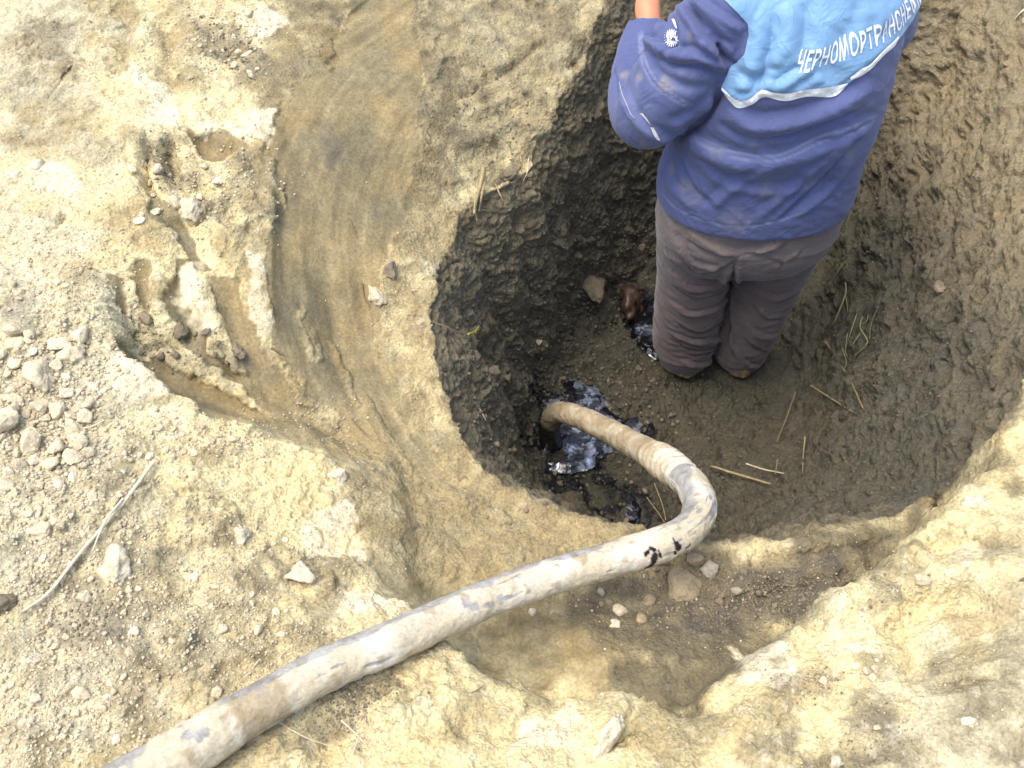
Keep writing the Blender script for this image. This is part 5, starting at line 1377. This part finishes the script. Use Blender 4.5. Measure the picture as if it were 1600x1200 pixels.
seams = [([(1060, 198), (1100, 220), (1150, 238), (1200, 244), (1230, 238), (1280, 214), (1330, 200), (1372, 178)], .0035, -.0035), ([(1060, 206), (1100, 228), (1150, 246), (1200, 252), (1232, 246), (1282, 222), (1330, 208), (1370, 186)], .003, -.003),
         ([(1033, 302), (1062, 328), (1110, 348), (1160, 354), (1215, 345), (1275, 324), (1322, 298)], .0028, -.0022),
         ([(1002, 45), (1004, 80), (1018, 115), (1040, 138), (1085, 166)], .003, -.003), ([(998, 48), (1000, 84), (1013, 120), (1036, 144), (1080, 171)], .003, -.003)]
mk = folds(jk, seams, True)
bvj = bvh_of(jk); V = getV(jk); N = getN(jk)
def spots(V, bvh, lst, nz=.0):
    d = np.zeros(len(V))
    for px, py, r, a in lst:
        h = hit_px(bvh, px, py)
        if h is None: continue
        d = np.maximum(d, a * smooth(1.2, 0.2, np.linalg.norm(V - h, axis=1) / r + 0.5 * perlin(V, 0.02, 77)))
    return d
dirtj = spots(V, bvj, [(975, 118, .018, .55), (1000, 120, .016, .6), (1038, 128, .02, .65), (1050, 140, .012, .5), (1070, 290, .03, .35), (1050, 265, .02, .3), (1085, 310, .03, .35), (1150, 345, .05, .25), (1010, 225, .02, .35), (1300, 120, .02, .2), (1200, 300, .04, .25), (1270, 290, .03, .2), (1120, 240, .03, .2), (1080, 60, .02, .25), (1330, 240, .03, .25), (1180, 220, .03, .15)])
wornj = np.clip(0.6 * mk + spots(V, bvj, [(1000, 190, .05, .25), (1060, 130, .05, .25), (990, 150, .04, .2)]), 0, 1)
Fj = getF(jk)
qx_, qy_ = proj(V)
back = (N @ np.array([0.0, -.8, .45]) > -0.15)
left_b = np.array([(1100, -420), (1115, -60), (1132, 0), (1153, 19), (1168, 36), (1170, 53), (1164, 85), (1142, 104), (1128, 136)], float)
low_b = np.array([(1128, 140), (1153, 164), (1176, 159), (1193, 148), (1227, 153), (1261, 147), (1302, 147), (1325, 129), (1359, 103), (1378, 85), (1404, 60), (1425, 30), (1445, -10)], float)
right_b = np.array([(1700, -60), (1700, -420)], float)
poly = np.vstack([left_b, low_b, right_b])
def poly_sd(x, y, P):
    d = np.full(x.shape, 1e9); ins = np.zeros(x.shape, bool); cx = x.copy(); cy = y.copy()
    for k in range(len(P)):
        a, b = P[k], P[(k + 1) % len(P)]; e = b - a; l2 = (e ** 2).sum() + 1e-12
        t = np.clip(((x - a[0]) * e[0] + (y - a[1]) * e[1]) / l2, 0, 1)
        X, Y = a[0] + t * e[0], a[1] + t * e[1]; dd = np.hypot(x - X, y - Y); m = dd < d
        d = np.where(m, dd, d); cx = np.where(m, X, cx); cy = np.where(m, Y, cy)
        if abs(e[1]) > 1e-9: ins ^= ((a[1] > y) != (b[1] > y)) & (x < (b[0] - a[0]) * (y - a[1]) / e[1] + a[0])
    return np.where(ins, -d, d), cx, cy
sd, cx_, cy_ = poly_sd(qx_, qy_, poly)
inside = (sd < 0) & back & (V[:, 2] > 1.0) & (V[:, 1] < 2.05) & (V[:, 0] > 0.44)
fm = inside[Fj].any(1)
u, inv = np.unique(Fj[fm], return_inverse=True)
Vp = V[u].copy(); outv = (~inside[u]) & (sd[u] > 0) & (sd[u] < 9)
if outv.any():                                           # pull the ragged border onto the clean seam line
    for j in np.where(outv)[0]:
        h = hit_px(bvj, cx_[u[j]], cy_[u[j]])
        if h is not None and np.linalg.norm(h - Vp[j]) < .02: Vp[j] = h
Vp = Vp + N[u] * 0.0035
sdu = sd[u]
def cme(name, V_, F_, mat, w, d):
    return mesh_np(name, V_, F_, True, {"worn": w, "dirt": d}, mat)
jk.attributes.new("worn", 'FLOAT', 'POINT').data.foreach_set("value", wornj.astype(np.float32))
jk.attributes.new("dirt", 'FLOAT', 'POINT').data.foreach_set("value", dirtj.astype(np.float32))
jk.materials.clear(); jk.materials.append(M_JACKET); jk.polygons.foreach_set("use_smooth", [True] * len(jk.polygons))
jacket = link("jacket", jk, person, label="dirty blue work jacket")
pfaces = inv.reshape(-1, 4)
panel_me = cme("back_panel", Vp, pfaces, M_PANEL, np.zeros(len(Vp)), 0.35 * dirtj[u])
link("back_panel", panel_me, jacket, label="light blue back panel")
bvp = bvh_of(panel_me)

def ribbon(name, upper, lower, mat, parent, off, n=160, across=5, wav=0.0, **kw):
    """a strip between two pixel curves laid on the garment"""
    A = np.array(catmull([[*p, 0] for p in upper], n)[0])[:, :2]; B = np.array(catmull([[*p, 0] for p in lower], n)[0])[:, :2]
    V_ = []; ok = []
    for k in range(n):
        for j in range(across):
            t = j / (across - 1); x, y = A[k] * (1 - t) + B[k] * t
            h = hit_px(bvp, x, y); g = hit_px(bvj, x, y)
            c_ = [q for q in (h, g) if q is not None]
            if not c_: V_.append((0, 0, 0)); ok.append(False); continue
            q = min(c_, key=lambda w: np.linalg.norm(w - np.array([0, 0, CAMZ])))
            to = np.array([0, 0, CAMZ]) - q; to /= np.linalg.norm(to)
            V_.append(q + to * off * (1 + 0.4 * math.sin(t * math.pi))); ok.append(True)
    V_ = np.array(V_); ok = np.array(ok); F_ = grid_faces(n, across)
    F_ = F_[ok[F_].all(1)]
    lenf = np.linalg.norm(V_[F_[:, 0]] - V_[F_[:, 1]], axis=1) < .05; F_ = F_[lenf]
    me = cme(name, V_, F_, mat, np.zeros(len(V_)), 0.25 * (perlin(V_, .03, 5) > .2))
    return link(name, me, parent, **kw)
ribbon("reflective_strip", [(1128, 137), (1150, 156), (1170, 155), (1190, 141), (1210, 145), (1230, 146), (1262, 140), (1290, 137), (1326, 130)],
       [(1127, 141), (1140, 158), (1154, 169), (1176, 163), (1194, 152), (1227, 158), (1261, 151), (1302, 151), (1324, 133)], M_STRIP, jacket, 0.004)
ribbon("reflective_strip", [(1329, 121), (1345, 108), (1360, 101), (1380, 79), (1395, 66), (1404, 56)], [(1329, 126), (1345, 119), (1362, 107), (1382, 86), (1397, 73), (1405, 60)], M_STRIP, jacket, 0.004, 60)
ribbon("reflective_piping", [(967, 128), (971, 145), (978, 162), (985, 178), (991, 185)], [(968, 128), (972, 145), (979, 161.5), (986, 177.5), (992, 185)], M_TAPE, jacket, 0.003, 40, 3)
ribbon("worn_tape", [(999, 177), (1006, 184), (1013, 192)], [(1004, 177), (1011, 186), (1017, 196)], M_TAPE, jacket, 0.003, 20, 4)
ribbon("worn_tape", [(1016, 199), (1022, 212), (1027, 219)], [(1021, 199), (1027, 210), (1032, 220)], M_TAPE, jacket, 0.003, 20, 4)
ribbon("worn_tape", [(1049, 30), (1052, 36), (1056, 44)], [(1053, 29), (1056, 36), (1058, 44)], M_STRIP, jacket, 0.003, 16, 4)
ribbon("worn_tape", [(1055, -6), (1057, 0), (1058, 5)], [(1061, -6), (1062, 0), (1062, 5)], M_STRIP, jacket, 0.003, 12, 4)

# lettering wrapped round the back
AX = np.array([.645, 2.0])
def surf(phi, z):
    d = Vector((math.sin(phi), -math.cos(phi), 0)); o_ = Vector((AX[0], AX[1], z)) + d * 0.45
    h = bvp.ray_cast(o_, -d); g = bvj.ray_cast(o_, -d)
    q = h[0] if h[0] is not None else g[0]
    if q is None: q = Vector((AX[0], AX[1], z)) + d * .2
    return np.array(q) + np.array(d) * 0.003
bl = [hit_px(bvp, *q) for q in densify([(1243, 113), (1290, 101), (1340, 83), (1378, 66), (1398, 50)], 5)]
bl = np.array([q for q in bl if q is not None])
phis = np.arctan2(bl[:, 0] - AX[0], -(bl[:, 1] - AX[1])); o_ = np.argsort(phis); phis, zs_ = phis[o_], bl[o_, 2]
kfit = np.polyfit(phis, zs_, 2)
zf = lambda f: np.polyval(kfit, min(f, phis[-1])) + max(0, f - phis[-1]) * (2 * kfit[0] * phis[-1] + kfit[1])
fg = np.linspace(phis[0], 2.1, 140); bp = np.array([surf(f, zf(f)) for f in fg]); al = np.r_[0, np.cumsum(np.linalg.norm(np.diff(bp, axis=0), axis=1))]
al = np.convolve(np.r_[al[:1], al, al[-1:]], np.ones(3) / 3, 'valid')
fc = bpy.data.curves.new("t", 'FONT'); fc.body = "ЧЕРНОМОРТРАНСНЕФТЬ"; fc.size = 1.0; fc.offset = 0.02; fc.resolution_u = 6; fc.shear = 0.3; fc.space_character = 1.14
fo = bpy.data.objects.new("t", fc); scene.collection.objects.link(fo); bpy.context.view_layer.update()
tm = bpy.data.meshes.new_from_object(fo.evaluated_get(bpy.context.evaluated_depsgraph_get())); bpy.data.objects.remove(fo)
bm = bmesh.new(); bm.from_mesh(tm); bmesh.ops.remove_doubles(bm, verts=bm.verts, dist=1e-4)
bmesh.ops.triangulate(bm, faces=bm.faces)
for _ in range(2):
    lg = [e for e in bm.edges if e.calc_length() > 0.15]
    if lg: bmesh.ops.subdivide_edges(bm, edges=lg, cuts=1); bmesh.ops.triangulate(bm, faces=bm.faces)
TV = np.array([v.co[:] for v in bm.verts]); CAPH = 0.70
HGT = 0.036 / CAPH; WS = 0.52
uu = (TV[:, 0] - TV[:, 0].min()) * HGT * WS; vv = TV[:, 1] * HGT
ph = np.interp(uu, al, fg)
for v, f, h_ in zip(bm.verts, ph, vv):
    v.co = Vector(surf(f, zf(f) + h_))
tme = bpy.data.meshes.new("lettering"); bm.to_mesh(tme); bm.free(); tme.materials.append(M_WHITE)
for an in ("worn", "dirt"): tme.attributes.new(an, 'FLOAT', 'POINT')
link("lettering", tme, jacket, label="white capital letters across the back panel")
# round emblem on the sleeve: short strokes round a broken disc
EV, EF = [], []
def stroke_px(x0, y0, x1, y1, w):
    dx, dy = x1 - x0, y1 - y0; L = math.hypot(dx, dy) or 1; nx, ny = -dy / L * w / 2, dx / L * w / 2
    q = [hit_px(bvj, x0 + nx, y0 + ny), hit_px(bvj, x0 - nx, y0 - ny), hit_px(bvj, x1 - nx * .6, y1 - ny * .6), hit_px(bvj, x1 + nx * .6, y1 + ny * .6)]
    if any(a is None for a in q): return
    to = np.array([0, -.62, .78]); i = len(EV)
    EV.extend([a + to * .003 for a in q]); EF.append([i, i + 1, i + 2, i + 3])
ecx, ecy = 1049, 60
for k in range(20):
    a = k / 20 * 2 * math.pi
    if -0.9 < math.atan2(math.sin(a), math.cos(a)) < 0.2: continue
    stroke_px(ecx + 7 * math.cos(a), ecy + 8 * math.sin(a), ecx + 12 * math.cos(a + .05), ecy + 14 * math.sin(a + .05), 1.9)
for (x0, y0, x1, y1, w) in [(-6, -8, -5, 4, 4), (-2, -11, -1, 2, 3.6), (2, -10, 2, -1, 2.6), (-6, 3, 2, 7, 5), (1, 5, 8, 8, 3.4), (6, -8, 5, 0, 1.8), (9, -3, 6, 3, 1.8), (10, 3, 5, 6, 2.2), (-8, -4, -5, 0, 3), (4, -1, 9, 1, 1.6), (-7, 6, -2, 9, 3)]:
    stroke_px(ecx + x0, ecy + y0, ecx + x1, ecy + y1, w)
if EF:
    em = bpy.data.meshes.new("emblem"); em.from_pydata([tuple(v) for v in EV], [], EF); em.materials.append(M_WHITE)
    for an in ("worn", "dirt"): em.attributes.new(an, 'FLOAT', 'POINT')
    link("emblem", em, jacket, label="round white emblem of short strokes on the left sleeve")

# ---- trousers
hips = loft([((.632, 2.005, .60), .205, .120), ((.632, 2.005, .66), .232, .150), ((.632, 2.0, .73), .243, .160), ((.632, 2.0, .82), .238, .155), ((.635, 2.0, .95), .19, .125)], 56, 2.5)
legs = []
for pts in ([[.515, 2.01, .74, .110], [.520, 2.015, .60, .112], [.527, 2.02, .48, .104], [.533, 2.025, .36, .102], [.541, 2.035, .24, .100], [.550, 2.04, .13, .098], [.560, 2.045, .05, .080], [.562, 2.045, .03, .066]],
            [[.750, 2.01, .74, .108], [.752, 2.015, .60, .108], [.748, 2.02, .48, .100], [.742, 2.025, .36, .096], [.738, 2.035, .24, .093], [.735, 2.045, .13, .090], [.736, 2.045, .05, .078], [.736, 2.045, .03, .064]]):
    legs.append(limb(pts, 36))
tr = remesh("trousers", [hips] + legs, 0.0055, 4)
fl2 = [
    ([(1062, 345), (1100, 375), (1150, 398), (1200, 385), (1240, 350)], .016, .010), ([(1075, 375), (1110, 395), (1155, 400)], .012, -.010), ([(1150, 398), (1200, 392), (1245, 372)], .012, -.010), ([(1255, 355), (1285, 345), (1310, 325)], .016, .010),
    ([(1240, 368), (1275, 368), (1290, 360)], .010, -.008), ([(1045, 335), (1060, 380), (1085, 410), (1130, 420)], .014, .008), ([(1060, 400), (1090, 425), (1130, 418), (1150, 405)], .010, -.010), ([(1045, 420), (1080, 450), (1120, 445), (1145, 420)], .014, .009),
    ([(1050, 445), (1085, 465), (1125, 455), (1140, 435)], .009, -.009), ([(1045, 470), (1080, 490), (1120, 480), (1140, 460)], .013, .008), ([(1050, 500), (1090, 520), (1130, 500)], .010, -.010), ([(1040, 515), (1080, 532), (1120, 530), (1135, 512)], .012, .010),
    ([(1070, 555), (1100, 552), (1125, 545)], .009, -.010), ([(1045, 528), (1080, 545), (1110, 543), (1130, 535)], .008, -.008), ([(1060, 560), (1090, 570), (1120, 560)], .012, .009), ([(1150, 540), (1165, 565), (1190, 575)], .009, .009), ([(1140, 535), (1150, 560), (1160, 570)], .008, -.009),
    ([(1190, 400), (1230, 410), (1260, 385)], .010, -.006), ([(1170, 470), (1200, 500), (1240, 490)], .010, -.007), ([(1165, 440), (1210, 465), (1250, 450)], .014, .007), ([(1160, 500), (1190, 525), (1225, 520)], .013, .007), ([(1158, 525), (1190, 548), (1220, 540)], .009, -.008),
    ([(1215, 420), (1235, 405), (1255, 395)], .009, -.007), ([(1145, 425), (1142, 470), (1140, 520), (1135, 545)], .012, -.02), ([(1150, 400), (1147, 420), (1145, 440)], .010, -.012),
]
folds(tr, fl2, kw=0.68, ka=1.15)
V = getV(tr); N = getN(tr)
wr = (1 - 2.2 * np.abs(perlin(V + 0.02 * perlin(V, .1, 409)[:, None], (.16, .14, .045), 401))) * 0.0030 + (1 - 2.2 * np.abs(perlin(V, (.08, .08, .018), 403))) * 0.002 + 0.004 * perlin(V + 0.03 * perlin(V, .08, 405)[:, None], (.07, .07, .022), 407) * smooth(.40, .1, V[:, 2])
setV(tr, V + N * wr[:, None])
mk2 = folds(tr, [([(1045, 335), (1080, 362), (1125, 373), (1170, 372)], .004, -.004), ([(1203, 360), (1206, 380), (1180, 395), (1152, 402)], .003, -.003)], True)
bvt = bvh_of(tr); V = getV(tr)
d2 = spots(V, bvt, [(1110, 577, .03, .9), (1125, 560, .015, .7), (1070, 350, .04, .35), (1120, 375, .04, .45), (1280, 350, .03, .25), (1085, 370, .04, .3), (1190, 485, .012, .5), (1200, 497, .008, .5)])
w2 = np.clip(0.35 * mk2 + 0.22 * smooth(.55, .78, V[:, 2]) + 0.12 * smooth(0.1, 0.6, perlin(V, .05, 407)), 0, 1)
tr.attributes.new("worn", 'FLOAT', 'POINT').data.foreach_set("value", w2.astype(np.float32))
tr.attributes.new("dirt", 'FLOAT', 'POINT').data.foreach_set("value", d2.astype(np.float32))
tr.materials.clear(); tr.materials.append(M_TROUS); tr.polygons.foreach_set("use_smooth", [True] * len(tr.polygons))
link("trousers", tr, person, label="loose brown grey trousers bunched over the heels")
for x in (.560, .737):
    bt = limb([[x, 2.02, .13, .048], [x, 2.01, .07, .048], [x, 1.99, .025, .042]], 20)
    bt2 = limb([[x, 1.985, .035, .040], [x, 2.06, .04, .046], [x, 2.16, .035, .050], [x, 2.23, .028, .038]], 20)
    bme_ = remesh("boot", [bt, bt2], 0.007, 4); bme_.materials.clear(); bme_.materials.append(M_BOOT); bme_.polygons.foreach_set("use_smooth", [True] * len(bme_.polygons))
    link("boot", bme_, person)
